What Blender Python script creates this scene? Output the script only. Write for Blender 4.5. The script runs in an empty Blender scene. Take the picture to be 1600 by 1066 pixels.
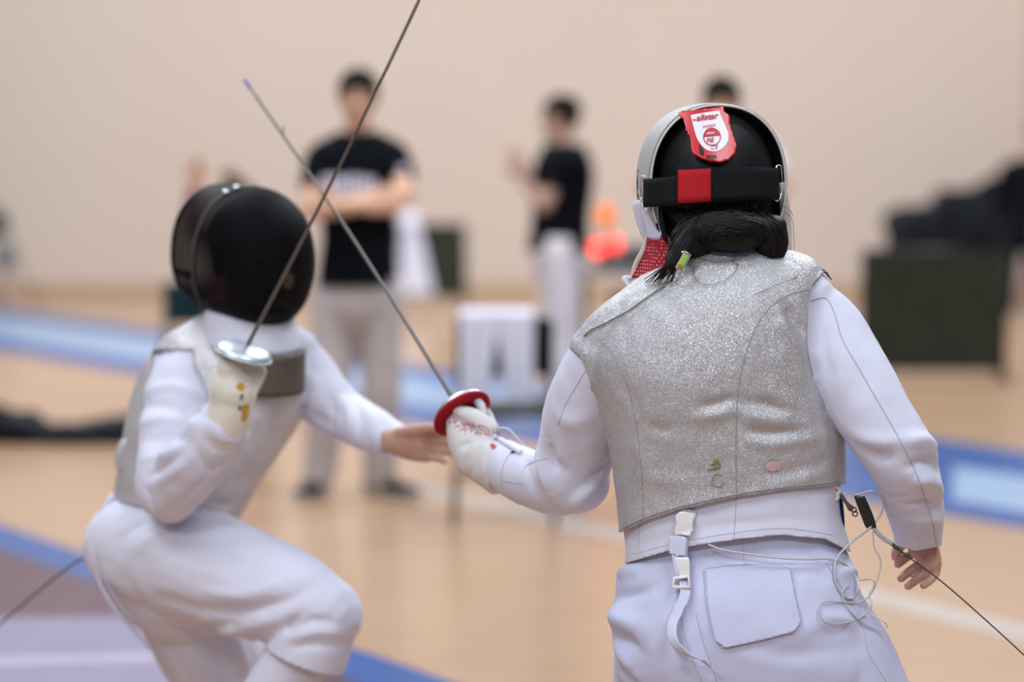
import bpy, bmesh, math, random
import numpy as np
from mathutils import Vector, Matrix, noise
from mathutils.bvhtree import BVHTree

random.seed(7); np.random.seed(7)
SC = bpy.context.scene
COL = SC.collection

# ------------------------------------------------------------------ camera
F = 3800.0                      # focal length in pixels of the 1600 x 1066 frame
CAMZ = 1.56
PITCH = math.atan(333.0 / F)    # the horizon lies at row 200
cam_d = bpy.data.cameras.new('camera'); cam = bpy.data.objects.new('camera', cam_d); COL.objects.link(cam)
cam_d.sensor_width = 36.0; cam_d.lens = F / 1600 * 36
cam.location = (0, 0, CAMZ); cam.rotation_euler = (math.pi / 2 - PITCH, 0, 0)
cam_d.dof.use_dof = True; cam_d.dof.focus_distance = 4.14; cam_d.dof.aperture_fstop = 1.5
cam_d.clip_end = 200
SC.camera = cam

# ------------------------------------------------------------------ world, lights, exposure
w = bpy.data.worlds.new('hall_light'); SC.world = w; w.use_nodes = True
w.node_tree.nodes['Background'].inputs[0].default_value = (0.74, 0.85, 1.0, 1)
w.node_tree.nodes['Background'].inputs[1].default_value = 0.23
for i, (lx, ly, pw) in enumerate([(-3.6, -4.0, 330), (3.4, -4.0, 165), (-3.0, 1.6, 215), (2.8, 1.7, 165), (-3.2, 9.0, 330), (3.2, 9.0, 330), (-3.2, 17.0, 520), (3.6, 17.0, 520)]):  # rear pair behind the camera is unseen, added as low-angle fill
    ld = bpy.data.lights.new('hall_and_fill_lamp', 'AREA'); ld.shape = 'RECTANGLE'; ld.size = 2.6; ld.size_y = 2.6
    ld.energy = pw * 1.35; ld.color = (0.86, 0.93, 1.0)
    lo = bpy.data.objects.new('hall_and_fill_lamp', ld); COL.objects.link(lo); lo.location = (lx, ly, 7.2)
SC.view_settings.view_transform = 'Standard'; SC.view_settings.look = 'None'
SC.view_settings.gamma = 1; SC.view_settings.use_curve_mapping = False
SC.view_settings.exposure = 0.0

# ------------------------------------------------------------------ geometry helpers
CAM = np.array([0, 0, CAMZ]); FW = np.array([0, math.cos(PITCH), -math.sin(PITCH)])
UP = np.array([0, math.sin(PITCH), math.cos(PITCH)]); RT = np.array([1.0, 0, 0])
def A(*v): return np.array(v, float)
def ray(px, py): return FW + RT * (px - 800) / F + UP * (533 - py) / F
def P(px, py, d): return CAM + ray(px, py) * d
def floor_at(px, py, z=0.0):
    r = ray(px, py); return CAM + r * ((z - CAMZ) / r[2])
def topx(v):
    v = np.asarray(v) - CAM; d = v @ FW
    return np.stack([800 + F * (v @ RT) / d, 533 - F * (v @ UP) / d], -1)
def nrm(v): v = np.asarray(v, float); return v / (np.linalg.norm(v) + 1e-12)

def crom(K, m):
    """Catmull-Rom through rows of K, m steps a span"""
    K = np.asarray(K, float); n = len(K)
    if n < 3: m_ = [K[0] + (K[-1] - K[0]) * t for t in np.linspace(0, 1, m + 1)]; return np.array(m_)
    E = np.vstack([2 * K[0] - K[1], K, 2 * K[-1] - K[-2]]); out = []
    for i in range(n - 1):
        a, b, c, d = E[i:i + 4]
        for t in np.arange(m) / m:
            out.append(.5 * (2 * b + (c - a) * t + (2 * a - 5 * b + 4 * c - d) * t * t + (3 * b - a - 3 * c + d) * t ** 3))
    out.append(K[-1]); return np.array(out)

def loft(rings, n=28, m=4, e=2.0, cap=True, closed=True):
    """rings of (centre, u, v): returns verts, faces"""
    K = np.array([np.concatenate(r) for r in rings]); K = crom(K, m)
    th = np.arange(n) * 2 * math.pi / n
    c, s = np.cos(th), np.sin(th); p = 2.0 / e
    c = np.sign(c) * np.abs(c) ** p; s = np.sign(s) * np.abs(s) ** p
    V = K[:, None, 0:3] + K[:, None, 3:6] * c[None, :, None] + K[:, None, 6:9] * s[None, :, None]
    R = len(K); V = V.reshape(-1, 3); Fc = []
    for i in range(R - 1):
        for j in range(n):
            k = (j + 1) % n; Fc.append((i * n + j, i * n + k, (i + 1) * n + k, (i + 1) * n + j))
    if cap:
        a = len(V); V = np.vstack([V, K[0, :3], K[-1, :3]])
        for j in range(n):
            k = (j + 1) % n; Fc.append((a, k, j)); Fc.append((a + 1, (R - 1) * n + j, (R - 1) * n + k))
    return V, Fc

def frames(pts):
    pts = np.asarray(pts); T = np.gradient(pts, axis=0); T /= np.linalg.norm(T, axis=1)[:, None] + 1e-12
    u = np.cross(T[0], [0, 0, 1.0]);
    if np.linalg.norm(u) < .1: u = np.cross(T[0], [1.0, 0, 0])
    u = nrm(u); U = []
    for t in T:
        u = nrm(u - t * (u @ t)); U.append(u)
    U = np.array(U); return T, U, np.cross(T, U)

def tube(pts, rad, n=16, m=4, flat=1.0, fdir=None, rnd=True, smooth=True):
    """a round-ended tapering tube; flat scales the section along fdir"""
    rad = np.ones(len(pts)) * rad if np.isscalar(rad) else np.asarray(rad, float)
    K = np.hstack([np.asarray(pts, float), rad[:, None]])
    K = crom(K, m) if smooth else K
    pts, rad = K[:, :3], K[:, 3]
    T, U, W = frames(pts)
    if fdir is not None:
        fd = np.asarray(fdir, float); W = np.array([nrm(fd - t * (fd @ t)) for t in T]); U = np.cross(T, W)
    rings = []
    if rnd:
        for a in (75, 50, 25): a_ = math.radians(a); rings.append((pts[0] - T[0] * rad[0] * flat * math.sin(a_), U[0] * rad[0] * math.cos(a_), W[0] * flat * rad[0] * math.cos(a_)))
    for p, r, u, w_ in zip(pts, rad, U, W): rings.append((p, u * r, w_ * r * flat))
    if rnd:
        for a in (25, 50, 75): a_ = math.radians(a); rings.append((pts[-1] + T[-1] * rad[-1] * flat * math.sin(a_), U[-1] * rad[-1] * math.cos(a_), W[-1] * flat * rad[-1] * math.cos(a_)))
    return loft(rings, n=n, m=1)

def ell(c, ax, ay, az, n=20, m=12):
    """ellipsoid with axis vectors"""
    rings = []
    for a in np.linspace(-math.pi / 2 + .12, math.pi / 2 - .12, m):
        rings.append((np.asarray(c) + np.asarray(az) * math.sin(a), np.asarray(ax) * math.cos(a), np.asarray(ay) * math.cos(a)))
    return loft(rings, n=n, m=1)

def box(c, sx, sy, sz, R=None, bev=0.0):
    """box of full sizes, bevelled edges"""
    bm = bmesh.new(); bmesh.ops.create_cube(bm, size=1)
    for v in bm.verts: v.co = Vector((v.co.x * sx, v.co.y * sy, v.co.z * sz))
    if bev: bmesh.ops.bevel(bm, geom=bm.edges[:], offset=bev, segments=2, profile=.6, affect='EDGES')
    V = np.array([v.co[:] for v in bm.verts]); bm.verts.index_update()
    Fc = [[v.index for v in f.verts] for f in bm.faces]; bm.free()
    if R is not None: V = V @ np.asarray(R).T
    return V + np.asarray(c), Fc
def rotz(a): c, s = math.cos(a), math.sin(a); return A([c, -s, 0], [s, c, 0], [0, 0, 1])

def join(parts):
    Vs, Fs, o = [], [], 0
    for V, Fc in parts:
        Vs.append(V); Fs += [[i + o for i in f] for f in Fc]; o += len(V)
    return np.vstack(Vs), Fs

def meshdata(name, V, Fc):
    me = bpy.data.meshes.new(name); V = np.asarray(V, float)
    if isinstance(Fc, np.ndarray):
        m, k = Fc.shape
        me.vertices.add(len(V)); me.vertices.foreach_set('co', V.ravel())
        me.loops.add(m * k); me.loops.foreach_set('vertex_index', Fc.ravel().astype(np.int32))
        me.polygons.add(m); me.polygons.foreach_set('loop_start', np.arange(0, m * k, k, dtype=np.int32))
        me.update(calc_edges=True); me.validate()
    else: me.from_pydata([tuple(v) for v in V], [], [tuple(int(i) for i in f) for f in Fc])
    return me

ORIG = {}
def obj(name, VF, mat, parent=None, smooth=True, label=None, solid=0.0, soff=-1.0, kind=None):
    V, Fc = VF
    me = meshdata(name, V, Fc); me.materials.append(mat)
    me.polygons.foreach_set('use_smooth', [smooth] * len(me.polygons))
    bm = bmesh.new(); bm.from_mesh(me)
    if len(bm.faces) < 20000 and not solid: bmesh.ops.recalc_face_normals(bm, faces=bm.faces[:]); bm.to_mesh(me)
    bm.free()
    o = bpy.data.objects.new(name, me); COL.objects.link(o)
    if parent is not None:
        o.parent = parent; o.matrix_parent_inverse = ORIG.get(parent.name, Matrix.Identity(4))
    if label: o['label'] = label
    if kind: o['kind'] = kind
    if solid:
        md = o.modifiers.new('thickness', 'SOLIDIFY'); md.thickness = solid; md.offset = soff
    return o
def tag(o, label, cat, group=None):
    o['label'] = label; o['category'] = cat
    if group: o['group'] = group
    return o
def thing(name, label, cat, loc, group=None):
    o = bpy.data.objects.new(name, None); COL.objects.link(o); o.empty_display_size = .1
    o.location = tuple(loc); ORIG[o.name] = Matrix.Translation(Vector(tuple(loc))).inverted()
    return tag(o, label, cat, group)

def remesh(parts, voxel, iters=6, lam=.5):
    V, Fc = join(parts)
    me = meshdata('tmp', V, Fc); o = bpy.data.objects.new('tmp', me); COL.objects.link(o)
    md = o.modifiers.new('r', 'REMESH'); md.mode = 'VOXEL'; md.voxel_size = voxel; md.adaptivity = 0
    dg = bpy.context.evaluated_depsgraph_get(); ev = o.evaluated_get(dg); em = ev.to_mesh()
    nv = len(em.vertices); V = np.empty(nv * 3); em.vertices.foreach_get('co', V); V = V.reshape(-1, 3)
    npol = len(em.polygons); L = np.empty(npol, np.int32); em.polygons.foreach_get('loop_total', L)
    idx = np.empty(len(em.loops), np.int32); em.loops.foreach_get('vertex_index', idx)
    st = np.empty(npol, np.int32); em.polygons.foreach_get('loop_start', st)
    q = st[L == 4]; Q = np.stack([idx[q], idx[q + 1], idx[q + 2], idx[q + 3]], -1)
    ev.to_mesh_clear(); bpy.data.objects.remove(o); bpy.data.meshes.remove(me)
    V = relax(V, Q, iters, lam)
    return V, Q
def relax(V, Q, iters, lam=.5):
    k = Q.shape[1]; E = np.vstack([Q[:, [i, (i + 1) % k]] for i in range(k)]); E = np.vstack([E, E[:, ::-1]])
    n = len(V); cnt = np.maximum(np.bincount(E[:, 0], minlength=n), 1)
    for it in range(iters):
        for l_ in ((lam, -lam * .96) if it < iters - 1 else (lam,)):
            S = np.stack([np.bincount(E[:, 0], V[E[:, 1], c], n) for c in range(3)], -1) / cnt[:, None]
            V = V + (S - V) * l_
    return V
def normals(V, Q):
    n = np.zeros_like(V); a, b, c = V[Q[:, 0]], V[Q[:, 1]], V[Q[:, 2]]
    fn = np.cross(b - a, c - a)
    if Q.shape[1] == 4: fn = fn + np.cross(V[Q[:, 2]] - a, V[Q[:, 3]] - a)
    for k in range(Q.shape[1]):
        for c_ in range(3): n[:, c_] += np.bincount(Q[:, k], fn[:, c_], len(V))
    return n / (np.linalg.norm(n, axis=1)[:, None] + 1e-12)
def nz(V, scale, seed=0.0):
    s = np.asarray(scale) * np.ones(3)
    return np.array([noise.noise(Vector((x, y, z))) for x, y, z in (V * s + seed)])
def tris(Q): return Q if Q.shape[1] == 3 else np.vstack([Q[:, [0, 1, 2]], Q[:, [0, 2, 3]]])
def clip(V, Q, g):
    """keep the part of the surface where g > 0, cut cleanly along g = 0"""
    T = tris(Q); s = g > 0; ins = s[T].sum(1)
    out = [tuple(t) for t in T[ins == 3]]; V = list(map(tuple, V)); cache = {}
    def cut(a, b):
        k = (a, b) if a < b else (b, a)
        if k not in cache:
            t = g[a] / (g[a] - g[b]); va, vb = V[a], V[b]
            V.append(tuple(va[i] + (vb[i] - va[i]) * t for i in range(3))); cache[k] = len(V) - 1
        return cache[k]
    for t in T[(ins > 0) & (ins < 3)]:
        for r in range(3):
            a, b, c = t[r], t[(r + 1) % 3], t[(r + 2) % 3]
            if s[a] and not s[b] and not s[c]: out.append((a, cut(a, b), cut(a, c))); break
            if s[a] and s[b] and not s[c]:
                x, y = cut(b, c), cut(a, c); out.append((a, b, x)); out.append((a, x, y)); break
    V = np.array(V); T = np.array(out, int)
    used = np.unique(T); mp = -np.ones(len(V), int); mp[used] = np.arange(len(used))
    return V[used], mp[T]
def polysdf(p, poly):
    """signed distance to a polygon, positive inside"""
    p = np.asarray(p, float); q = np.asarray(poly, float); d = np.full(len(p), 1e18); ins = np.zeros(len(p), bool)
    for i in range(len(q)):
        a, b = q[i], q[(i + 1) % len(q)]; e = b - a; w_ = p - a
        t = np.clip((w_ @ e) / (e @ e + 1e-12), 0, 1); d = np.minimum(d, ((w_ - t[:, None] * e) ** 2).sum(1))
        c = ((a[1] > p[:, 1]) != (b[1] > p[:, 1])); ins ^= c & (p[:, 0] < (b[0] - a[0]) * (p[:, 1] - a[1]) / (b[1] - a[1] + 1e-12) + a[0])
    return np.sqrt(d) * np.where(ins, 1, -1)
def segdist(V, pts):
    """distance to a polyline and parameter 0..1 along it"""
    best = np.full(len(V), 1e9); par = np.zeros(len(V)); n = len(pts) - 1
    for i in range(n):
        a, b = pts[i], pts[i + 1]; e = b - a; w_ = V - a
        t = np.clip((w_ @ e) / (e @ e + 1e-12), 0, 1); d = np.linalg.norm(w_ - t[:, None] * e, axis=1)
        m = d < best; best[m] = d[m]; par[m] = (i + t[m]) / n
    return best, par
class Surf:
    """a surface that pixel rays are cast on, to lay seams, folds and patches on it"""
    def __init__(s, V, Q): s.b = BVHTree.FromPolygons([Vector(v) for v in V], [tuple(int(i) for i in q) for q in Q])
    def hit(s, px, py, off=0.0):
        r = nrm(ray(px, py)); h = s.b.ray_cast(Vector(CAM), Vector(r))
        if h[0] is None:
            for rad in range(2, 60, 2):
                for a in range(16):
                    q = nrm(ray(px + rad * math.cos(a * .3927), py + rad * math.sin(a * .3927)))
                    h = s.b.ray_cast(Vector(CAM), Vector(q))
                    if h[0] is not None: break
                if h[0] is not None: break
            if h[0] is None: return None
        n = np.array(h[1]); n = n if n @ r < 0 else -n
        return np.array(h[0]) + n * off
    def line(s, pl, off=0.0, m=6):
        q = crom(np.array(pl, float), m); o = [s.hit(x, y, off) for x, y in q]
        return np.array([v for v in o if v is not None])
class Sheet:
    """a gently curved plate: depth given as a function of the pixel"""
    def __init__(s, fn): s.fn = fn
    def hit(s, px, py, off=0.0): return P(px, py, s.fn(px, py) - off)
def apply_folds(V, Q, surf, folds):
    """folds: (pixel polyline, height, width): soft ridges (+) and creases (-) in the cloth"""
    N = normals(V, Q); h = np.zeros(len(V))
    for pl, amp, wid in folds:
        L = surf.line(pl, 0, 4)
        lo, hi = L.min(0) - wid * 3, L.max(0) + wid * 3
        k = np.where(((V > lo) & (V < hi)).all(1))[0]
        if not len(k): continue
        d, t = segdist(V[k], L); h[k] += amp * np.exp(-(d / wid) ** 2) * np.sin(np.clip(t, .04, .96) * math.pi) ** .6
    return V + N * h[:, None]
def seam(surf, pl, mat, parent, r=.0007, off=.0002, name='seam', m=6):
    L = surf.line(pl, off, m); return obj(name, tube(L, r, n=6, m=1), mat, parent)
def patch(surf, poly, step, off, toward=False):
    """a sheet following the surface, cut to a polygon given in pixels"""
    q = np.array(poly, float); x0, y0 = q.min(0) - step; x1, y1 = q.max(0) + step
    xs = np.arange(x0, x1 + step, step); ys = np.arange(y0, y1 + step, step)
    G = np.array([(x, y) for y in ys for x in xs]); nx = len(xs)
    T = np.array([(j * nx + i, j * nx + i + 1, (j + 1) * nx + i + 1, (j + 1) * nx + i) for j in range(len(ys) - 1) for i in range(nx - 1)])
    V3, T3 = clip(np.hstack([G, np.zeros((len(G), 1))]), T, polysdf(G, q))
    V = np.array([surf.hit(v[0], v[1], 0) - nrm(ray(v[0], v[1])) * off if toward else surf.hit(v[0], v[1], off) for v in V3]); T = T3
    n = np.cross(V[T[:, 1]] - V[T[:, 0]], V[T[:, 2]] - V[T[:, 0]]).sum(0)
    return V, (T if n @ (V.mean(0) - CAM) < 0 else T[:, ::-1].copy())
def text_px(surf, s, org, dx, dy, off, bold=0.0):
    """lettering laid on a surface: org pixel of the baseline start, dx / dy pixel vectors of one em"""
    cu = bpy.data.curves.new('t', 'FONT'); cu.body = s; cu.size = 1; cu.offset = bold; cu.resolution_u = 3
    o = bpy.data.objects.new('t', cu); COL.objects.link(o); dg = bpy.context.evaluated_depsgraph_get()
    em = o.evaluated_get(dg).to_mesh(); V = [tuple(v.co) for v in em.vertices]; Fc = [tuple(p.vertices) for p in em.polygons]
    o.evaluated_get(dg).to_mesh_clear(); bpy.data.objects.remove(o); bpy.data.curves.remove(cu)
    W = [surf.hit(org[0] + dx[0] * v[0] + dy[0] * v[1], org[1] + dx[1] * v[0] + dy[1] * v[1], off) for v in V]
    return np.array(W), Fc

# ------------------------------------------------------------------ materials
def mat(name, col, rough=.6, metal=0.0, spec=.5, **k):
    m = bpy.data.materials.new(name); m.use_nodes = True; b = m.node_tree.nodes['Principled BSDF']
    b.inputs['Base Color'].default_value = (*col, 1); b.inputs['Roughness'].default_value = rough
    b.inputs['Metallic'].default_value = metal; b.inputs['Specular IOR Level'].default_value = spec
    for kk, v in k.items(): b.inputs[kk.replace('_', ' ')].default_value = v
    return m
def nd(m, t, **k):
    n = m.node_tree.nodes.new(t)
    for a, v in k.items(): setattr(n, a, v)
    return n
def lk(m, a, b): m.node_tree.links.new(a, b)
def coords(m, scale):
    tc = nd(m, 'ShaderNodeTexCoord'); mp = nd(m, 'ShaderNodeMapping'); mp.inputs['Scale'].default_value = scale if hasattr(scale, '__len__') else (scale,) * 3
    lk(m, tc.outputs['Object'], mp.inputs['Vector']); return mp.outputs['Vector']
def vary(m, scale, c0, c1, lo=.3, hi=.7, detail=4, rough=.6):
    """noise between two colours of the thing itself"""
    n = nd(m, 'ShaderNodeTexNoise'); n.inputs['Scale'].default_value = 1; n.inputs['Detail'].default_value = detail; n.inputs['Roughness'].default_value = rough
    lk(m, coords(m, scale), n.inputs['Vector'])
    r = nd(m, 'ShaderNodeValToRGB'); r.color_ramp.elements[0].position = lo; r.color_ramp.elements[1].position = hi
    r.color_ramp.elements[0].color = (*c0, 1); r.color_ramp.elements[1].color = (*c1, 1)
    lk(m, n.outputs['Fac'], r.inputs['Fac']); lk(m, r.outputs['Color'], m.node_tree.nodes['Principled BSDF'].inputs['Base Color']); return r
def bump(m, scale, strength=.2, dist=.001, detail=3, tex='ShaderNodeTexNoise'):
    n = nd(m, tex); n.inputs['Scale'].default_value = 1
    if tex == 'ShaderNodeTexNoise': n.inputs['Detail'].default_value = detail
    lk(m, coords(m, scale), n.inputs['Vector'])
    b = nd(m, 'ShaderNodeBump'); b.inputs['Strength'].default_value = strength; b.inputs['Distance'].default_value = dist
    lk(m, n.outputs[0], b.inputs['Height']); lk(m, b.outputs['Normal'], m.node_tree.nodes['Principled BSDF'].inputs['Normal'])
def fabric(name, c, var=.06, rough=.85, wv=600, st=.25):
    m = mat(name, c, rough, spec=.25 if c[1] > .1 else .05, Sheen_Weight=.10 if c[1] > .1 else 0)
    vary(m, 6, tuple(x * (1 - var) for x in c), tuple(min(1, x * (1 + var * .5)) for x in c)); bump(m, (wv, wv, wv), st, .0006); return m
M = {}
M['white'] = fabric('white_fencing_cloth', (.66, .645, .77), .03)
M['white2'] = fabric('white_breeches_cloth', (.58, .575, .76), .03)
M['whiteL'] = fabric('white_cotton_twill', (.67, .645, .755), .04)
M['thread'] = mat('grey_thread', (.46, .46, .54), .9)
M['glove'] = fabric('glove_leather', (.66, .62, .61), .06, .7, 250, .2)
M['gloveL'] = fabric('cream_glove_leather', (.76, .70, .60), .07, .7, 250, .2)
M['webbing'] = fabric('lilac_white_webbing', (.60, .60, .76), .04)
M['plastic_w'] = mat('white_plastic', (.80, .77, .76), .35)
M['black_cloth'] = fabric('black_cloth', (.012, .012, .015), .3)
M['tee'] = fabric('black_tee_cotton', (.0045, .0055, .008), .2)
M['strap'] = fabric('black_elastic', (.012, .013, .014), .2, .7)
M['red_cloth'] = fabric('red_strap_cloth', (.42, .018, .025), .25, .8, 500, .5)
M['red_pl'] = mat('red_glossy_plastic', (.60, .02, .025), .28, spec=.6)
M['label_w'] = mat('white_label_print', (.80, .74, .78), .4)
M['print_r'] = mat('red_print', (.55, .02, .03), .5)
M['chrome'] = mat('polished_steel', (.72, .72, .74), .22, 1.0)
M['steel'] = mat('grey_blade_steel', (.14, .12, .11), .45, .5)
M['guard'] = mat('brushed_aluminium', (.56, .58, .62), .42, .9)
M['red_pad'] = fabric('red_guard_pad', (.30, .012, .02), .25, .6)
M['blue_tape'] = mat('blue_tape', (.04, .10, .40), .5)
M['cord'] = mat('clear_grey_cord', (.50, .49, .50), .3, spec=.7)
M['cord_d'] = mat('olive_cord', (.20, .18, .12), .4)
M['cord_k'] = mat('dark_reel_wire', (.06, .055, .055), .45)
M['black_pl'] = mat('black_plastic', (.012, .012, .013), .35)
M['brass'] = mat('brass_clip', (.55, .36, .16), .35, .7)
M['lime'] = mat('lime_enamel', (.33, .52, .06), .4)
M['navy'] = fabric('navy_lining', (.012, .035, .12), .2)
M['beige'] = fabric('beige_binding', (.62, .52, .46), .08)
M['red_dot'] = mat('red_dot_print', (.62, .20, .24), .7)
M['skin'] = mat('skin', (.46, .26, .18), .5, Subsurface_Weight=.08); vary(M['skin'], 30, (.40, .21, .14), (.52, .31, .23)); bump(M['skin'], 300, .25, .0008)
M['skin2'] = mat('skin_pale', (.50, .30, .23), .5, Subsurface_Weight=.08); vary(M['skin2'], 20, (.62, .335, .21), (.72, .41, .27))
M['skin3'] = mat('skin_hand', (.38, .21, .165), .5, Subsurface_Weight=.08); vary(M['skin3'], 60, (.46, .23, .17), (.62, .36, .28)); bump(M['skin3'], 400, .35, .0008)
M['hair'] = mat('black_hair', (.006, .005, .0055), .5, spec=.25); bump(M['hair'], (500, 500, 60), .35, .001)
M['hair_b'] = mat('brown_hair', (.06, .028, .014), .7, spec=.15); bump(M['hair_b'], (300, 300, 60), .6, .002)
M['hair_d'] = mat('dark_short_hair', (.010, .008, .007), .8, spec=.08); bump(M['hair_d'], 300, .6, .002)
M['eye'] = mat('eye', (.05, .035, .03), .2)
M['lips'] = mat('lips', (.30, .12, .10), .5)
M['khaki'] = fabric('beige_trouser_cotton', (.45, .385, .37), .06)
M['pale_tr'] = fabric('pale_grey_trouser', (.70, .62, .62), .05)
M['maroon'] = fabric('maroon_knit', (.22, .05, .07), .2)
M['shirt_w'] = fabric('white_shirt', (.70, .68, .78), .04)
M['shoe'] = fabric('black_shoe', (.013, .014, .018), .3, .6)
M['sole'] = mat('white_sole', (.68, .66, .66), .6)
M['green'] = fabric('dark_green_board', (.036, .038, .027), .25, .75, 200, .1)
M['frame_d'] = mat('dark_frame', (.02, .02, .02), .45, .4)
M['teal'] = fabric('teal_chair_cloth', (.02, .05, .06), .2)
M['bag'] = fabric('black_nylon', (.012, .013, .017), .4, .55, 90, .4)
M['grey_box'] = mat('grey_plastic', (.15, .15, .15), .5)
def glow(name, c, s):
    m = mat(name, c, .4); b = m.node_tree.nodes['Principled BSDF']; b.inputs['Emission Color'].default_value = (*c, 1); b.inputs['Emission Strength'].default_value = s; return m
M['lamp_r'] = glow('red_signal_lamp', (1.0, .035, .02), 3.2); M['lamp_o'] = glow('orange_signal_lamp', (.80, .15, .005), .9)

def lame(name, base, tint):
    m = mat(name, base, .42, .30, spec=.5); b = m.node_tree.nodes['Principled BSDF']
    r = vary(m, (7, 7, 9), tint, base, .30, .62, 6)
    # random facets of the metal thread
    v = nd(m, 'ShaderNodeTexVoronoi'); v.inputs['Scale'].default_value = 1; lk(m, coords(m, (1000, 1000, 760)), v.inputs['Vector'])
    sub = nd(m, 'ShaderNodeVectorMath', operation='SUBTRACT'); sub.inputs[1].default_value = (.5, .5, .5); lk(m, v.outputs['Color'], sub.inputs[0])
    sc = nd(m, 'ShaderNodeVectorMath', operation='SCALE'); sc.inputs['Scale'].default_value = .66; lk(m, sub.outputs[0], sc.inputs[0])
    g = nd(m, 'ShaderNodeNewGeometry'); ad = nd(m, 'ShaderNodeVectorMath', operation='ADD'); lk(m, g.outputs['Normal'], ad.inputs[0]); lk(m, sc.outputs[0], ad.inputs[1])
    no = nd(m, 'ShaderNodeVectorMath', operation='NORMALIZE'); lk(m, ad.outputs[0], no.inputs[0]); lk(m, no.outputs[0], b.inputs['Normal'])
    # fine weave and a few bright threads
    w2 = nd(m, 'ShaderNodeTexNoise'); w2.inputs['Scale'].default_value = 1; w2.inputs['Detail'].default_value = 2; lk(m, coords(m, (900, 900, 160)), w2.inputs['Vector'])
    mx = nd(m, 'ShaderNodeMix', data_type='RGBA', blend_type='MULTIPLY'); mx.inputs[0].default_value = .35
    lk(m, r.outputs['Color'], mx.inputs[6]); lk(m, w2.outputs['Fac'], mx.inputs[7]); lk(m, mx.outputs[2], b.inputs['Base Color'])
    mr = nd(m, 'ShaderNodeMapRange'); mr.inputs[1].default_value = 0; mr.inputs[2].default_value = 1; mr.inputs[3].default_value = .25; mr.inputs[4].default_value = .65
    sp = nd(m, 'ShaderNodeSeparateColor'); lk(m, v.outputs['Color'], sp.inputs[0]); lk(m, sp.outputs[0], mr.inputs[0]); lk(m, mr.outputs[0], b.inputs['Roughness'])
    return m
M['lame'] = lame('silver_lame', (.60, .57, .60), (.51, .475, .47))
M['lameL'] = lame('grey_lame', (.74, .69, .70), (.60, .55, .555))
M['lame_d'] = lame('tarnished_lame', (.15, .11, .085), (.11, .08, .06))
def meshwire(name, c, alpha):
    """black painted wire mesh: mostly wire, a little open"""
    m = mat(name, c, .6, 0, spec=.06); b = m.node_tree.nodes['Principled BSDF']; t = nd(m, 'ShaderNodeBsdfTransparent'); x = nd(m, 'ShaderNodeMixShader'); x.inputs[0].default_value = alpha
    o = m.node_tree.nodes['Material Output']; lk(m, t.outputs[0], x.inputs[1]); lk(m, b.outputs[0], x.inputs[2]); lk(m, x.outputs[0], o.inputs['Surface']); bump(m, 420, .25, .0006, tex='ShaderNodeTexVoronoi'); return m
M['mesh_k'] = meshwire('black_wire_mesh', (.004, .004, .005), .75)
M['mesh_g'] = mat('grey_coated_mesh', (.42, .40, .39), .6); bump(M['mesh_g'], 420, .6, .001, tex='ShaderNodeTexVoronoi')
M['rim'] = mat('pale_rim_trim', (.60, .58, .57), .4)

# ------------------------------------------------------------------ the hall
def struct(o): o['kind'] = 'structure'; return o
m = mat('maple_boards', (.66, .44, .27), 0.24, spec=.42)
br = nd(m, 'ShaderNodeTexBrick'); br.offset = .37; br.inputs['Scale'].default_value = 1
br.inputs['Color1'].default_value = (.415, .255, .155, 1); br.inputs['Color2'].default_value = (.385, .235, .14, 1); br.inputs['Mortar'].default_value = (.35, .21, .125, 1)
br.inputs['Mortar Size'].default_value = .002; br.inputs['Brick Width'].default_value = 1.3; br.inputs['Row Height'].default_value = .057; lk(m, coords(m, 1), br.inputs['Vector'])
gn = nd(m, 'ShaderNodeTexNoise'); gn.inputs['Scale'].default_value = 1; gn.inputs['Detail'].default_value = 4; lk(m, coords(m, (3, 60, 1)), gn.inputs['Vector'])
mx = nd(m, 'ShaderNodeMix', data_type='RGBA', blend_type='SOFT_LIGHT'); mx.inputs[0].default_value = .35
lk(m, br.outputs['Color'], mx.inputs[6]); lk(m, gn.outputs['Fac'], mx.inputs[7]); lk(m, mx.outputs[2], m.node_tree.nodes['Principled BSDF'].inputs['Base Color'])
M['floor'] = m
def gloss(n, c): mm = mat(n, c, .30, spec=.22); vary(mm, 5, tuple(x * .93 for x in c), tuple(min(1, x * 1.05) for x in c)); return mm
M['p_blue'] = gloss('blue_floor_paint', (.018, .075, .25)); M['p_sheen'] = gloss('pale_blue_painted_sheen', (.24, .33, .46))
M['p_red'] = gloss('maroon_floor_paint', (.085, .038, .058)); M['p_mauve_reflection'] = gloss('mauve_painted_reflection', (.20, .17, .26)); M['p_white'] = gloss('white_floor_line', (.42, .345, .30))
M['wall'] = mat('painted_block_wall', (.76, .605, .475), .8, spec=.2); vary(M['wall'], .35, (.60, .475, .395), (.63, .505, .42)); bump(M['wall'], 40, .15, .002)
M['wall2'] = mat('painted_pillar', (.54, .44, .40), .8, spec=.2)
M['base'] = mat('wood_baseboard', (.48, .31, .19), .5)

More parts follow.
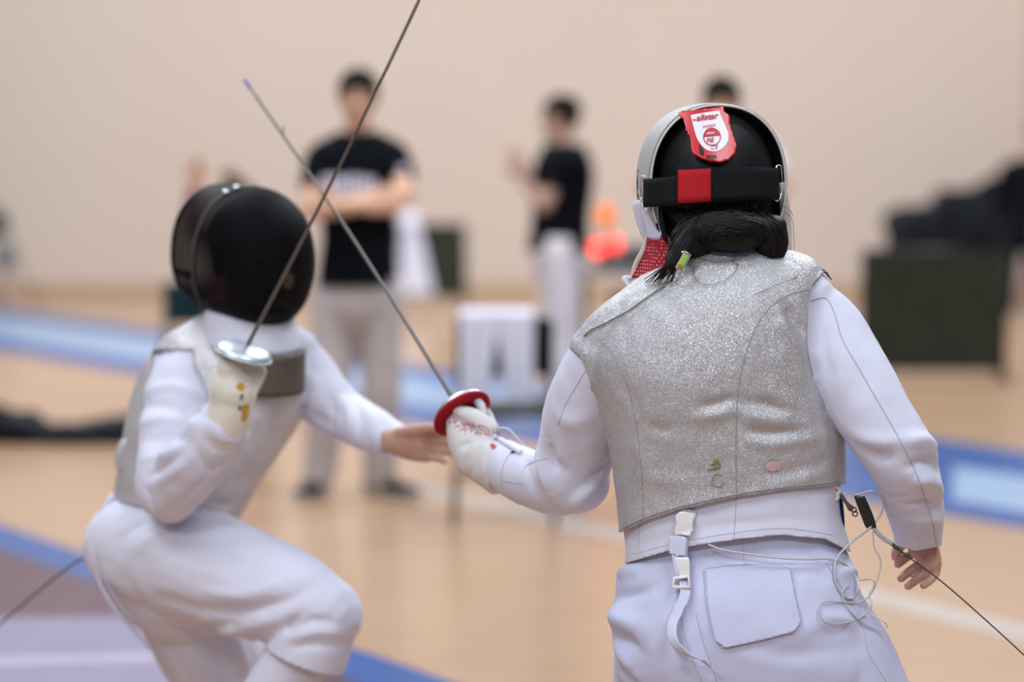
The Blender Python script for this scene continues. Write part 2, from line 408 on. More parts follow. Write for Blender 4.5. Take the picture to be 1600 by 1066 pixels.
def slab(poly, z0, z1):
    p = [tuple(q) for q in poly]; n = len(p)
    V = np.array([(x, y, z0) for x, y in p] + [(x, y, z1) for x, y in p])
    return V, [list(range(n))[::-1], list(range(n, 2 * n))] + [[i, (i + 1) % n, n + (i + 1) % n, n + i] for i in range(n)]
WALLY = floor_at(800, 459)[1]
floor = struct(obj('floor', slab([(-13, -2), (13, -2), (13, WALLY + .3), (-13, WALLY + .3)], -.1, 0), M['floor'], smooth=False))
struct(obj('wall_back', box((0, WALLY + .15, 4.2), 26, .3, 8.6), M['wall'], smooth=False))
struct(obj('baseboard_back', box((0, WALLY - .01, .05), 26, .02, .1, bev=.004), M['base'], smooth=False))
wx = P(1602, 300, WALLY)[0]
struct(obj('wall_pillar', box((wx + .4, WALLY - .12, 4.2), .8, .24, 8.6, bev=.02), M['wall2'], smooth=False))
def fl(px, py): return floor_at(px, py)[:2]
def paint(name, poly, mt, z): return obj(name, slab(poly, .0001, z), mt, floor, smooth=False)
def lerp(a, b, t): return a + (b - a) * t
a0, a1, b0, b1 = fl(0, 482), fl(1600, 706), fl(0, 548), fl(1600, 826)
ea, eb = lambda t: lerp(a0, a1, t), lambda t: lerp(b0, b1, t)
paint('painted_band', [ea(-.3), ea(1.4), eb(1.4), eb(-.3)], M['p_blue'], .0012)
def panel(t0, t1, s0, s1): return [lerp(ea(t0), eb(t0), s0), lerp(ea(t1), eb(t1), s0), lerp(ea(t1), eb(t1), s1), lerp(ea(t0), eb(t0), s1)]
def t_of(x):
    lo, hi = -.2, 1.3
    for _ in range(40):
        md = (lo + hi) / 2; q = lerp(ea(md), eb(md), .5); lo, hi = (md, hi) if topx(A(q[0], q[1], 0))[0] < x else (lo, md)
    return lo
paint('painted_sheen', panel(-.3, t_of(880), .24, .74), M['p_sheen'], .0018)  # pale sheen of reflected light on the blue band, painted as flat panels
paint('painted_sheen', panel(t_of(1490), 1.4, .38, .82), M['p_sheen'], .0018)
l0, l1 = fl(760, 778), fl(1600, 976); k0, k1 = fl(760, 796), fl(1600, 1004)
paint('painted_line', [lerp(l0, l1, -.2), lerp(l0, l1, 1.4), lerp(k0, k1, 1.4), lerp(k0, k1, -.2)], M['p_white'], .0012)
out = [fl(x, y) for x, y in [(-330, 716), (-150, 768), (0, 820), (150, 872), (300, 928), (430, 975), (560, 1016), (700, 1064), (820, 1110)]]
inn = [fl(x, y) for x, y in [(-330, 744), (-150, 800), (0, 857), (150, 911), (300, 971), (430, 1020), (545, 1062), (670, 1110), (780, 1160)]]
out = crom(out, 5); inn = crom(inn, 5)
paint('painted_arc', list(map(tuple, out)) + list(map(tuple, inn[::-1])), M['p_blue'], .0014)
far = [(-6.0, out[0][1]), (-6.0, 5.2), (inn[-1][0], 5.2)]
paint('painted_field', list(map(tuple, inn)) + [far[2], far[1], far[0]], M['p_red'], .0012)
c0, c1 = fl(-200, 968), fl(420, 962); d0, d1 = fl(-200, 1250), fl(560, 1250)
paint('painted_field', [c0, c1, d1, d0], M['p_mauve_reflection'], .0018)  # pale reflection in the glossy boards, painted as a mauve field
e0, e1, f0, f1 = fl(-200, 1034), fl(420, 1016), fl(-200, 1048), fl(420, 1028)
M['p_lilac'] = gloss('lilac_floor_line', (.34, .30, .39)); paint('painted_line', [e0, e1, f1, f0], M['p_lilac'], .0024)

# ------------------------------------------------------------------ people
def hand_parts(wr, fwd, pn, th, curls, fat=1.0, L=1.0, spread=.0, thumb=(.65, .65, .25), tcurl=.25):
    """palm with five separate fingers; pn looks out of the palm, th is the thumb side"""
    f = nrm(fwd); pn = nrm(np.asarray(pn) - f * (np.asarray(pn) @ f)); t = np.asarray(th, float); t = nrm(t - f * (t @ f) - pn * (t @ pn))
    wr = np.asarray(wr, float); parts = []
    rg = [(-.02, .026, .020), (.005, .028, .019), (.035, .037, .018), (.068, .041, .0155), (.090, .040, .0125), (.100, .034, .009)]
    parts.append(loft([(wr + f * z * L, t * a * L * (1 + (fat - 1) * .5), pn * b * L * fat) for z, a, b in rg], n=18, m=3, e=2.4))
    spec = [(.030, .090, (.044, .027, .021), .0088), (.010, .095, (.048, .030, .022), .0090), (-.0105, .091, (.044, .028, .021), .0085), (-.030, .081, (.034, .021, .018), .0076)]
    for i, (o, z, ph, r) in enumerate(spec):
        p = wr + (t * o + f * (z - .012)) * L; d = nrm(f + t * (o * spread)); pts = [p]; rad = [r * 1.06]
        p = p + d * .012 * L; pts.append(p); rad.append(r * 1.05)
        for j in range(3):
            a = curls[i][j] if hasattr(curls[i], '__len__') else curls[i] * (.9, 1.1, .7)[j]
            k_ = np.cross(f, pn); c, s = math.cos(a), math.sin(a)
            d = nrm(d * c + np.cross(k_, d) * s + k_ * (k_ @ d) * (1 - c))      # bends towards the palm
            p = p + d * ph[j] * L; pts.append(p); rad.append(r * (1.0, .93, .80)[j])
        parts.append(tube(pts, np.array(rad) * L * fat, n=12, m=3))
    p = wr + (f * .022 + t * .020 + pn * .004) * L; d = nrm(t * thumb[0] + f * thumb[1] + pn * thumb[2]); pts = [p]; rad = [.0145]
    for j, (l_, r) in enumerate(((.044, .0118), (.034, .0105), (.024, .0088))):
        p = p + d * l_ * L; pts.append(p); rad.append(r); d = nrm(d + (f * .35 - t * .5 + pn * .25) * tcurl)
    parts.append(tube(pts, np.array(rad) * L * fat, n=12, m=3))
    return parts

def head_frame(face, up=(0, 0, 1)):
    f = nrm(face); u = np.asarray(up, float); u = nrm(u - f * (u @ f)); return np.cross(f, u), f, u
def head_parts(c, fr, s=1.0):
    r, f, u = fr; c = np.asarray(c)
    g = [(-.118, .020, .022, .060), (-.108, .036, .036, .050), (-.085, .051, .062, .030), (-.055, .060, .080, .014), (-.02, .068, .091, .004), (.02, .074, .097, -.002), (.058, .073, .096, -.005), (.09, .058, .076, -.008), (.108, .034, .045, -.008), (.116, .012, .016, -.008)]
    p = [loft([(c + u * z * s + f * o * s, r * a * s, f * b * s) for z, a, b, o in g], n=28, m=3, e=2.15)]
    q = lambda x, y, z: c + (r * x + f * y + u * z) * s
    p.append(tube([q(0, .088, .022), q(0, .104, -.005), q(0, .113, -.022)], np.array([.008, .010, .013]) * s, n=10))
    p.append(tube([q(-.012, .094, -.026), q(.012, .094, -.026)], .010 * s, n=8))
    p.append(tube([q(-.05, .080, .030), q(0, .094, .028), q(.05, .080, .030)], .009 * s, n=8))
    p.append(tube([q(-.02, .078, -.108), q(.02, .078, -.108)], .014 * s, n=8))
    for sg in (-1, 1): p.append(tube([q(sg * .073, -.008, .020), q(sg * .081, -.016, .006), q(sg * .073, -.006, -.028)], np.array([.010, .013, .008]) * s, n=8, flat=.6, fdir=r))
    return p
def face_bits(root, c, fr, brow, s=1.0):
    r, f, u = fr; q = lambda x, y, z: np.asarray(c) + (r * x + f * y + u * z) * s
    for sg in (-1, 1):
        obj('eye', ell(q(sg * .031, .083, .006), r * .013 * s, f * .009 * s, u * .006 * s, 10, 6), M['eye'], root)
        obj('eyebrow', tube([q(sg * .018, .094, .028), q(sg * .034, .091, .033), q(sg * .050, .080, .027)], .0045 * s, n=6), brow, root)
    obj('mouth', ell(q(0, .0905, -.055), r * .024 * s, f * .007 * s, u * .007 * s, 10, 6), M['lips'], root)
def hair_cap(c, fr, s=1.0, grow=.011, front=.052, back=-.055, voxel=.006):
    r, f, u = fr; c = np.asarray(c)
    V, Q = remesh(head_parts(c, fr, s)[:1], voxel * s, 4); N = normals(V, Q); l = (V - c) / s; a, b, z = l @ r, l @ f, l @ u
    V = V + N * grow + N * (.004 * nz(V, 40))[:, None]
    line = np.interp(b, [-.1, -.03, .02, .06, .1], [back, back + .01, -.005, front - .01, front])
    return clip(V, Q, z - line)
def limb(a, b, c, r): return [tube([a, lerp(np.asarray(a), np.asarray(b), .5), b], r[:3], n=18, m=4), tube([b, lerp(np.asarray(b), np.asarray(c), .35), lerp(np.asarray(b), np.asarray(c), .75), c], r[2:], n=18, m=4)]
def torso_parts(J, g=0.0, top=True, bot=True, s=1.0, gd=None):
    sh = (J['shL'] + J['shR']) / 2; hp = (J['hpL'] + J['hpR']) / 2; gd = g if gd is None else gd
    nk = J['neck']; rs = []
    xs, xh = nrm(J['shR'] - J['shL']), nrm(J['hpR'] - J['hpL'])
    prof = [(-.20, .095, .09), (-.10, .150, .115), (0, .168, .122), (.16, .160, .112), (.38, .142, .104), (.62, .158, .116), (.82, .172, .112), (.95, .150, .090), (1.04, .095, .070), (1.10, .058, .058)]
    if not bot: prof = [(t, a, b) for t, a, b in prof if t >= 0]
    for t, a, b in prof:
        c = lerp(hp, nk, t) if t < .62 else lerp(lerp(hp, nk, t), lerp(lerp(hp, sh, t), nk, .5), .5)
        x = nrm(lerp(xh, xs, np.clip(t, 0, 1))); up = nrm(nk - hp); x = nrm(x - up * (x @ up)); y = np.cross(up, x)
        rs.append((c, x * (a * s + g), y * (b * s + gd)))
    return [loft(rs, n=30, m=4, e=2.3)]
def foot_parts(ank, toe, g=0.0):
    ank, toe = np.asarray(ank, float), np.asarray(toe, float); f = nrm(toe - ank); z = A(0, 0, 1)
    if abs(f[2]) < .6: f = nrm(f * A(1, 1, 0))
    r = nrm(np.cross(f, z)); z = np.cross(r, f); L = np.linalg.norm(toe - ank); b = ank - z * .075 if abs(f[2]) < .3 else ank - z * .02
    R = [(-.075, .022, .020, .035), (-.055, .032, .032, .035), (0, .036, .040, .038), (.06, .038, .034, .034), (.11, .044, .026, .027), (.15, .044, .020, .022), (.185, .030, .015, .018), (.20, .012, .008, .016)]
    k = L / .15
    return [loft([(b + f * x * k + z * (h + .0), r * (a + g), z * (q + g * .6)) for x, a, q, h in R], n=20, m=3, e=2.4)]

def body(J, hands, voxel=.005, s=1.0, head=True, feet=True, arm=1.0, fine=None):
    """one continuous figure: head, neck, trunk, arms, hands, legs, feet"""
    p = torso_parts(J, -.012, s=s)
    fr = J['fr']; p.append(tube([J['neck'] - A(0, 0, .03), lerp(J['neck'], J['head'], .4), J['head'] - fr[2] * .05 - fr[1] * .015], np.array([.062, .056, .055]) * s, n=18))
    if head: p += head_parts(J['head'], fr, s)
    for k in 'LR':
        p += limb(J['sh' + k], J['el' + k], J['wr' + k], np.array([.054, .047, .040, .041, .033, .026]) * s * arm)
        p.append(tube([lerp(J['neck'], J['sh' + k], .35), J['sh' + k]], np.array([.05, .055]) * s * arm))
        p += limb(J['hp' + k], J['kn' + k], J['an' + k], np.array([.088, .075, .056, .056, .046, .036]) * s)
        if feet: p += foot_parts(J['an' + k], J['to' + k], 0)
        if not fine: p += hands.get(k, [])
    V, Q = remesh(p, voxel, 5)
    for k in hands:
        if fine and hands[k]: v, q = remesh(hands[k], fine, 4); Q = np.vstack([Q, q + len(V)]); V = np.vstack([V, v])
    return V, Q

def shoes(root, J, col, sole, k):
    up = foot_parts(J['an' + k], J['to' + k], .008); V, Q = remesh(up + [tube([J['an' + k] + A(0, 0, .01), J['an' + k] + A(0, 0, -.04)], .046)], .007, 4)
    zmin = V[:, 2].min()
    sh = obj('shoe', (V, Q), col, root)
    if abs((J['to' + k] - J['an' + k])[2]) < .09:
        Vs, Ts = clip(V, Q, (zmin + .026) - V[:, 2]); N = normals(Vs, Ts); Vs = Vs + N * .004; Vs[:, 2] = np.maximum(Vs[:, 2], .0015); obj('sole', (Vs, Ts), sole, sh, solid=.004)

def clothed(name, label, J, hands, skin, top, legs, hair, group=None, sleeve=.62, s=1.0, shoe=True, brow=None, long=False, belly=0.0):
    """a standing or sitting person in shirt and trousers"""
    loc = lerp(J['anL'], J['anR'], .5) * A(1, 1, 0); root = thing(name, label, 'person', loc, group)
    obj('body', body(J, hands, .0085, s, fine=.0042), skin, root); face_bits(root, J['head'], J['fr'], brow or hair, s)
    obj('hair', hair_cap(J['head'], J['fr'], s), hair, root, solid=.004)
    p = torso_parts(J, .012, s=s, gd=.016 + belly)
    for k in 'LR':
        a, b, c = J['sh' + k], J['el' + k], J['wr' + k]
        if long: p += limb(a, b, lerp(b, c, .93), np.array([.070, .062, .052, .052, .044, .036]) * s)
        else: p.append(tube([a, lerp(a, b, sleeve * .5), lerp(a, b, sleeve)], np.array([.072, .070, .067]) * s, rnd=False, n=20))
        p.append(tube([lerp(J['neck'], a, .3), a], np.array([.062, .070]) * s))
    V, Q = remesh(p, .011, 5); N = normals(V, Q); V = V + N * (.006 * nz(V, (9, 9, 7), 3.1))[:, None]
    hp = lerp(J['hpL'], J['hpR'], .5); up = nrm(J['neck'] - hp); t = (V - hp) @ up
    arm = np.minimum(*[segdist(V, [J['sh' + k], J['el' + k], J['wr' + k]])[0] for k in 'LR'])
    nk = np.linalg.norm(V - (J['neck'] + J['fr'][1] * .02 + A(0, 0, .03)), axis=1)
    g = np.minimum(np.where(arm < .09, .1, t + J.get('hem', .06)), nk - .082)
    obj('shirt', clip(V, Q, g), top, root, solid=.003)
    p = torso_parts(J, .018, s=s)
    for k in 'LR':
        a, b, c = J['hp' + k], J['kn' + k], J['an' + k]
        p += limb(a + A(0, 0, .02), b, c + A(0, 0, -.015), np.array([.108, .098, .084, .080, .074, .070]) * s)
    V, Q = remesh(p, .012, 5); N = normals(V, Q); V = V + N * (.008 * nz(V, (10, 10, 6), 7.7))[:, None]
    obj('trousers', clip(V, Q, .10 - (V - hp) @ up), legs, root, solid=.003)
    if shoe:
        for k in 'LR': shoes(root, J, M['shoe'], M['sole'], k)
    return root

# standing man with folded arms
def pose(d, pts, face, yaw_hint=None, **k):
    J = {n: P(x, y, d + o) for n, (x, y, o) in pts.items()}; J['fr'] = head_frame(face); J.update(k); return J
dA = (floor_at(560, 778) - CAM) @ FW
J = pose(dA, dict(head=(560, 153, -.02), neck=(559, 214, 0), shL=(502, 246, 0), shR=(614, 243, 0), elL=(484, 328, -.13), elR=(634, 304, -.13), wrL=(566, 322, -.26), wrR=(538, 318, -.21),
     hpL=(527, 470, .02), hpR=(590, 470, .02), knL=(512, 618, -.03), knR=(596, 616, 0), anL=(497, 752, 0), anR=(594, 748, .05), toL=(478, 778, -.10), toR=(636, 772, -.02)), (-.05, -1, -.12), hem=-.06)
for k in 'LR': J['to' + k][2] = .03
J['anL'][2] = J['anR'][2] = .085
hd = {'L': hand_parts(J['wrL'], A(1, -.1, .06), A(.1, .9, -.1), A(0, 0, 1), [.25] * 4), 'R': hand_parts(J['wrR'], A(-1, .25, -.12), A(-.2, .8, .1), A(0, 0, 1), [.35] * 4)}
manA = clothed('person', 'man in black lettered T-shirt standing with folded arms behind the fencers', J, hd, M['skin2'], M['tee'], M['khaki'], M['hair_d'], belly=.02)
tee = [o for o in manA.children if o.name.startswith('shirt')][0]
V = np.array([v.co[:] for v in tee.data.vertices]); Q = np.array([p.vertices[:] for p in tee.data.polygons]); SA = Surf(V, Q)
bars = [patch(SA, [(x, 274 + dy), (x + w_, 273 + dy), (x + w_, 303), (x, 304)], 3, .006) for x, w_, dy in ((503, 8, 2), (514, 9, 0), (526, 6, 0), (535, 9, 3), (547, 9, 0), (559, 6, 0), (568, 9, 2), (580, 7, 4))]
obj('shirt_lettering', join(bars), M['shirt_w'], tee, solid=.002, label='illegible white chest lettering', smooth=False)
obj('sleeve_print', patch(SA, [(622, 262), (636, 260), (637, 284), (624, 286)], 4, .006), M['shirt_w'], tee, solid=.002)

# man in profile raising his hands
dB = (floor_at(860, 655) - CAM) @ FW
J = pose(dB, dict(head=(877, 184, 0), neck=(883, 232, 0), shL=(878, 252, .17), shR=(880, 252, -.17), elL=(846, 318, .14), elR=(850, 322, -.20), wrL=(822, 276, .02), wrR=(818, 280, -.12),
     hpL=(872, 402, .09), hpR=(872, 402, -.09), knL=(868, 530, .10), knR=(880, 530, -.08), anL=(868, 640, .10), anR=(884, 640, -.08), toL=(834, 655, .1), toR=(850, 655, -.08)), (-1, -.15, -.05), hem=-.03)
for k in 'LR': J['to' + k][2] = .03; J['an' + k][2] = .085
hd = {'L': hand_parts(J['wrL'], A(-.45, -.1, .9), A(.1, -1, 0), A(-.9, 0, -.4), [.15] * 4), 'R': hand_parts(J['wrR'], A(-.35, .15, .95), A(.1, 1, 0), A(-.9, 0, -.4), [.15] * 4)}
clothed('person', 'man in plain black T-shirt and pale trousers seen in profile, hands raised', J, hd, M['skin'], M['tee'], M['pale_tr'], M['hair_d'], belly=.035)

# man in white shirt hidden behind the near fencer's mask
dC = 10.9
J = pose(dC, dict(head=(1127, 163, 0), neck=(1124, 218, 0), shL=(1058, 232, 0), shR=(1188, 232, 0), elL=(1008, 292, -.02), elR=(1222, 292, -.02), wrL=(1080, 300, -.20), wrR=(1168, 306, -.22),
     hpL=(1090, 450, .0), hpR=(1160, 450, .0), knL=(1084, 590, -.02), knR=(1168, 590, 0), anL=(1080, 720, 0), anR=(1172, 720, 0), toL=(1072, 740, -.15), toR=(1180, 740, -.15)), (0, -1, -.2), hem=.0)
for k in 'LR': J['to' + k][2] = .03; J['an' + k][2] = .085
hd = {'L': hand_parts(J['wrL'], A(1, -.1, .15), A(0, 1, 0), A(0, 0, 1), [.3] * 4), 'R': hand_parts(J['wrR'], A(-1, .1, .1), A(0, 1, 0), A(0, 0, 1), [.3] * 4)}
clothed('person', 'man in white shirt half hidden behind the near fencer\'s head', J, hd, M['skin2'], M['shirt_w'], M['khaki'], M['hair_d'], sleeve=.75)

# seated spectator in maroon behind the black mask
dD = 13.2
J = pose(dD, dict(head=(372, 316, 0), neck=(372, 362, .0), shL=(330, 376, .02), shR=(414, 376, .02), elL=(302, 352, -.12), elR=(424, 440, -.05), wrL=(303, 296, -.10), wrR=(400, 468, -.22),
     hpL=(345, 500, .08), hpR=(398, 500, .08), knL=(336, 512, -.36), knR=(404, 512, -.36), anL=(338, 620, -.36), anR=(402, 620, -.36), toL=(336, 640, -.5), toR=(404, 640, -.5)), (.3, -1, -.3), hem=.02)
for k in 'LR': J['to' + k][2] = .03; J['an' + k][2] = .085
hd = {'L': hand_parts(J['wrL'], A(.1, -.2, 1), A(.3, -.9, 0), A(.9, .2, 0), [.3] * 4), 'R': hand_parts(J['wrR'], A(-.3, -.8, -.2), A(0, .2, -1), A(-1, 0, 0), [.3] * 4)}
D = clothed('person', 'brown-haired spectator in maroon top behind the black mask, one arm raised', J, hd, M['skin2'], M['maroon'], M['bag'], M['hair_b'], long=True)
rr, ff, uu = J['fr']
bn = [ell(J['head'] - ff * .03 + uu * .135 + rr * .045, rr * .045, ff * .042, uu * .038), tube([J['head'] - ff * .03 + uu * .10 + rr * .03, J['head'] - ff * .03 + uu * .13 + rr * .045], .03)]
obj('hair_bun', remesh(bn, .006, 4), M['hair_b'], D)
hipD = lerp(J['hpL'], J['hpR'], .5)

# person in black at the right edge
dE = WALLY - 2.6
J = pose(dE, dict(head=(1622, 214, 0), neck=(1610, 250, 0), shL=(1572, 268, 0), shR=(1640, 262, 0), elL=(1558, 318, .02), elR=(1662, 320, 0), wrL=(1628, 350, .02), wrR=(1660, 370, -.1),
     hpL=(1578, 372, .05), hpR=(1618, 372, .05), knL=(1574, 430, 0), knR=(1626, 430, 0), anL=(1572, 480, 0), anR=(1630, 480, 0), toL=(1569, 490, -.15), toR=(1633, 490, -.15)), (-.8, -.6, -.1), hem=.10)
for k in 'LR': J['to' + k][2] = .03; J['an' + k][2] = .085
hd = {'L': hand_parts(J['wrL'], A(-.5, -.8, -.2), A(0, .2, -1), A(1, 0, 0), [.3] * 4), 'R': hand_parts(J['wrR'], A(0, -.3, -1), A(-1, 0, 0), A(0, -1, 0), [.3] * 4)}
clothed('person', 'person dressed in black at the right edge by the wall', J, hd, M['skin'], M['tee'], M['bag'], M['hair_b'], long=True, belly=.03)

# ------------------------------------------------------------------ things behind the fencers
def bar(a, b, r, n=10): return tube([np.asarray(a, float), np.asarray(b, float)], r, n=n, m=1, rnd=False, smooth=False)

def chair(name, label, loc, yaw, seat_m, back_m, w_=.42, back_h=.84, seat_h=.45):
    t = thing(name, label, 'chair', loc); R = rotz(yaw); L = np.asarray(loc, float)
    T = lambda x, y, z: R @ A(x, y, z) + L
    V, Q = remesh([box(A(0, 0, 0), w_, .40, .035, bev=.012)], .008, 2); V[:, 2] -= .012 * np.clip(1 - (V[:, 0] / .2) ** 2, 0, 1)
    obj('seat', (V @ R.T + T(0, 0, seat_h), Q), seat_m, t)
    V, Q = remesh([box(A(0, 0, 0), w_ - .02, .022, .24, bev=.01)], .007, 2); V[:, 1] += .03 * (1 - (V[:, 0] / .2) ** 2)
    obj('backrest', (V @ R.T + T(0, .20, back_h - .12), Q), back_m, t)
    for sx in (-1, 1):
        obj('leg', tube([T(sx * (w_ / 2 - .01), .21, back_h - .02), T(sx * (w_ / 2 - .01), .19, seat_h), T(sx * (w_ / 2), .23, .012)], .011, n=10), M['frame_d'], t)
        obj('leg', tube([T(sx * (w_ / 2 - .02), -.17, seat_h), T(sx * (w_ / 2), -.20, .012)], .011, n=10), M['frame_d'], t)
        obj('side_rail', bar(T(sx * (w_ / 2 - .01), -.18, seat_h - .02), T(sx * (w_ / 2 - .01), .19, seat_h - .02), .009), M['frame_d'], t)
    obj('stretcher', bar(T(-w_ / 2, -.19, .20), T(w_ / 2, -.19, .20), .008), M['frame_d'], t)
    return t, T
def cloth_sheet(fn, nu, nv):
    V = np.array([fn(u, v) for v in np.linspace(0, 1, nv) for u in np.linspace(0, 1, nu)])
    return V, np.array([(j * nu + i, j * nu + i + 1, (j + 1) * nu + i + 1, (j + 1) * nu + i) for j in range(nv - 1) for i in range(nu - 1)])

cl = P(788, 482, 9.9); cl = A(cl[0], cl[1] - .20, 0)
ch, T = chair('folding_chair', 'black chair with white breeches hung over its backrest', cl, 0.0, M['black_pl'], M['bag'], .40, .79)
def breeches(sx):
    def fn(u, v):
        s = u * 2 - 1
        if v < .2: y, z, w_ = .262, .62 + .19 * (v / .2), .074
        elif v < .30: q = (v - .2) / .10; y, z, w_ = .262 - .085 * q, .812 + .010 * math.sin(q * math.pi), .075
        else: q = (v - .30) / .70; y, z, w_ = .172 - .03 * q, .81 - .36 * q, .075 - .030 * max(0, q - .18)
        x = sx * (.074 + (.016 * max(0, v - .42) / .58) * 1.3) + s * w_
        y += .007 * math.sin(s * 5 + v * 3 + sx) + .004 * math.sin(s * 13 + sx); return T(x - .030, y, z)
    return fn
b1, b2 = cloth_sheet(breeches(-1), 24, 50), cloth_sheet(breeches(1), 24, 50)
tag(obj('draped_breeches', (np.vstack([b1[0], b2[0]]), np.vstack([b1[1], b2[1] + len(b1[0])])), M['shirt_w'], None, solid=.008, soff=0), 'white breeches hung over the black chair behind the foil guard', 'breeches')

def board(label, px, py0, py1, d, half, group='dark panel boards'):
    c = P(px, py1, d); base = A(c[0], c[1], 0); t = thing('panel_board', label, 'board', base); zb = P(px, py1, d)[2]; zt = P(px, py0, d)[2]; hw = half
    V, Q = remesh([box(A(0, 0, 0), hw * 2, .03, zt - zb, bev=.008)], .02, 2)
    V[:, 1] += .018 * np.cos(V[:, 0] / hw * 1.5) * np.cos(V[:, 2] / (zt - zb) * 3.1); V += A(c[0], c[1], (zt + zb) / 2)
    obj('panel', (V, Q), M['green'], t)
    obj('top_rail', bar((c[0] - hw, c[1], zt), (c[0] + hw, c[1], zt), .018), M['frame_d'], t)
    for sx in (-1, 1):
        obj('post', bar((c[0] + sx * hw, c[1], .02), (c[0] + sx * hw, c[1], zt), .016), M['frame_d'], t)
        obj('foot', tube([(c[0] + sx * hw, c[1] - .18, .02), (c[0] + sx * hw, c[1] + .18, .02)], .018), M['frame_d'], t)
    return t, c, zt
board('wide dark green panel board standing beside the near fencer\'s shoulder', 1457, 392, 583, 15.1, .44)
bt, bc, bz = board('dark green panel board behind the man with folded arms', 668, 352, 468, 19.6, .30)
# white jacket hung over that board
def jacket_sheet(u, v):
    s = u * 2 - 1; hw = .05 + .095 * v; x = bc[0] - .14 + .05 * v + s * hw; z = bz + .10 - .66 * v
    y = bc[1] - .06 - .02 * math.cos(s * 1.4) + .014 * math.sin(s * 8 + 3 * v) + (.05 * max(0, .12 - v) / .12); return A(x, y, z)
tag(obj('hanging_jacket', cloth_sheet(jacket_sheet, 24, 40), M['shirt_w'], None, solid=.02, soff=0), 'white jacket hanging on the dark board beside the man\'s elbow', 'jacket')

# spectator chair
cs, T2 = chair('spectator_chair', 'dark teal chair under the spectator in maroon', A(hipD[0] - .12, hipD[1] - .08, 0), 0.1, M['teal'], M['teal'], .56, .72, .40)

# scoring box on its table
dS = 14.2; tt = P(960, 418, dS); tb = thing('scoring_table', 'small dark table that carries the scoring lights', 'table', A(tt[0], tt[1], 0)); zt = tt[2]
obj('table_top', box(A(tt[0] + .12, tt[1], zt - .015), .62, .5, .03, bev=.006), M['grey_box'], tb)
for sx in (-.17, .41):
    for sy in (-.22, .22): obj('leg', bar((tt[0] + sx, tt[1] + sy, .0), (tt[0] + sx, tt[1] + sy, zt - .03), .012), M['frame_d'], tb)
obj('storage_case', box(A(tt[0] + .17, tt[1], .455), .36, .34, .30, bev=.02), M['black_pl'], tb)
obj('shelf', box(A(tt[0] + .12, tt[1], .295), .58, .46, .02, bev=.004), M['grey_box'], tb)
sb = thing('scoring_box', 'scoring box with glowing red and orange lamps', 'scoring box', A(tt[0] + .06, tt[1], zt))
obj('casing', box(A(tt[0] + .08, tt[1], zt + .07), .38, .18, .136, bev=.012), M['grey_box'], sb)
obj('screen', box(A(tt[0] + .16, tt[1] - .092, zt + .07), .14, .006, .07, bev=.002), M['black_pl'], sb)
for px, py, r, mt in ((934, 388, .040, 'lamp_r'), (961, 381, .036, 'lamp_r')):
    c = P(px, py, dS - .12); obj('lamp', ell(c, A(r, 0, 0), A(0, .03, 0), A(0, 0, r * 1.15)), M[mt], sb)
c = P(946, 336, dS); obj('lamp_post', bar((c[0], c[1], zt + .13), (c[0], c[1], c[2] - .03), .012), M['frame_d'], sb)
obj('lamp', loft([(c + A(0, 0, z), A(r, 0, 0), A(0, r, 0)) for z, r in ((-.06, .036), (-.04, .048), (.035, .048), (.06, .035))], n=20, m=3), M['lamp_o'], sb)

# black heaps along the wall on the right
def heap(name, label, cat, lumps, seed, flat=True):
    V, Q = remesh([ell(A(*c), A(a, 0, 0), A(0, b, 0), A(0, 0, h)) if not fl_ else box(A(*c), 2 * a, 2 * b, 2 * h, bev=min(a, b, h) * .4) for c, a, b, h, fl_ in lumps], .022, 8)
    N = normals(V, Q); V = V + N * (.035 * nz(V, 4, seed) + .015 * nz(V, 11, seed))[:, None]; V[:, 2] = np.maximum(V[:, 2], .004)
    return tag(obj(name, (V, Q), M['bag']), label, cat)
dH = WALLY - 1.3; zf = lambda px, py: P(px, py, dH)
a = P(1427, 330, dH - .95); heap('equipment_bag', 'lower of two black covered equipment heaps behind the wide dark board', 'equipment bag', [((a[0], a[1], a[2] / 2), .205, .36, a[2] / 2, True), ((a[0] + .04, a[1], a[2] - .06), .16, .30, .10, True)], 2.0)
b = zf(1516, 306); heap('equipment_bag', 'taller black covered equipment heap beside the person in black', 'equipment bag', [((b[0], b[1], b[2] / 2), .33, .42, b[2] / 2, True), ((b[0] - .08, b[1], b[2] - .03), .2, .34, .09, True), ((b[0] + .20, b[1], b[2] + .02), .16, .30, .14, False)], 5.0)
# black bag on the floor at the left
g = floor_at(90, 697); lum = []
for px, h in ((-70, .20), (-20, .19), (30, .16), (80, .11), (130, .10), (175, .13), (215, .16), (260, .14), (310, .10)):
    q = floor_at(px, 697 + (px - 90) * .0); lum.append(((q[0], q[1] + .16, h * .45), .13, .17, h * .55, False))
heap('kit_bag', 'long black cloth bag lying flat on the boards at the left', 'bag', lum, 9.0)
# stand at the left edge
ls = P(14, 440, WALLY - 1.5); st = thing('light_stand', 'grey stand with a box and round black head at the left edge', 'stand', A(ls[0], ls[1], 0)); X, Y = ls[0], ls[1]
zb = P(0, 398, WALLY - 1.5)[2]; zh = P(0, 347, WALLY - 1.5)[2]
obj('pole', bar((X, Y, .3), (X, Y, zh), .02), M['grey_box'], st)
for a_ in range(3): obj('leg', bar((X, Y, .45), (X + .28 * math.cos(a_ * 2.1 + .4), Y + .28 * math.sin(a_ * 2.1 + .4), .012), .012), M['grey_box'], st)
obj('control_box', box(A(X - .02, Y - .06, zb), .20, .10, .18, bev=.015), M['grey_box'], st)
obj('round_head', ell(A(X - .12, Y - .03, zh), A(.13, 0, 0), A(0, .10, 0), A(0, 0, .14)), M['black_pl'], st); obj('head_arm', bar((X, Y, zh), (X - .08, Y, zh), .015), M['grey_box'], st)

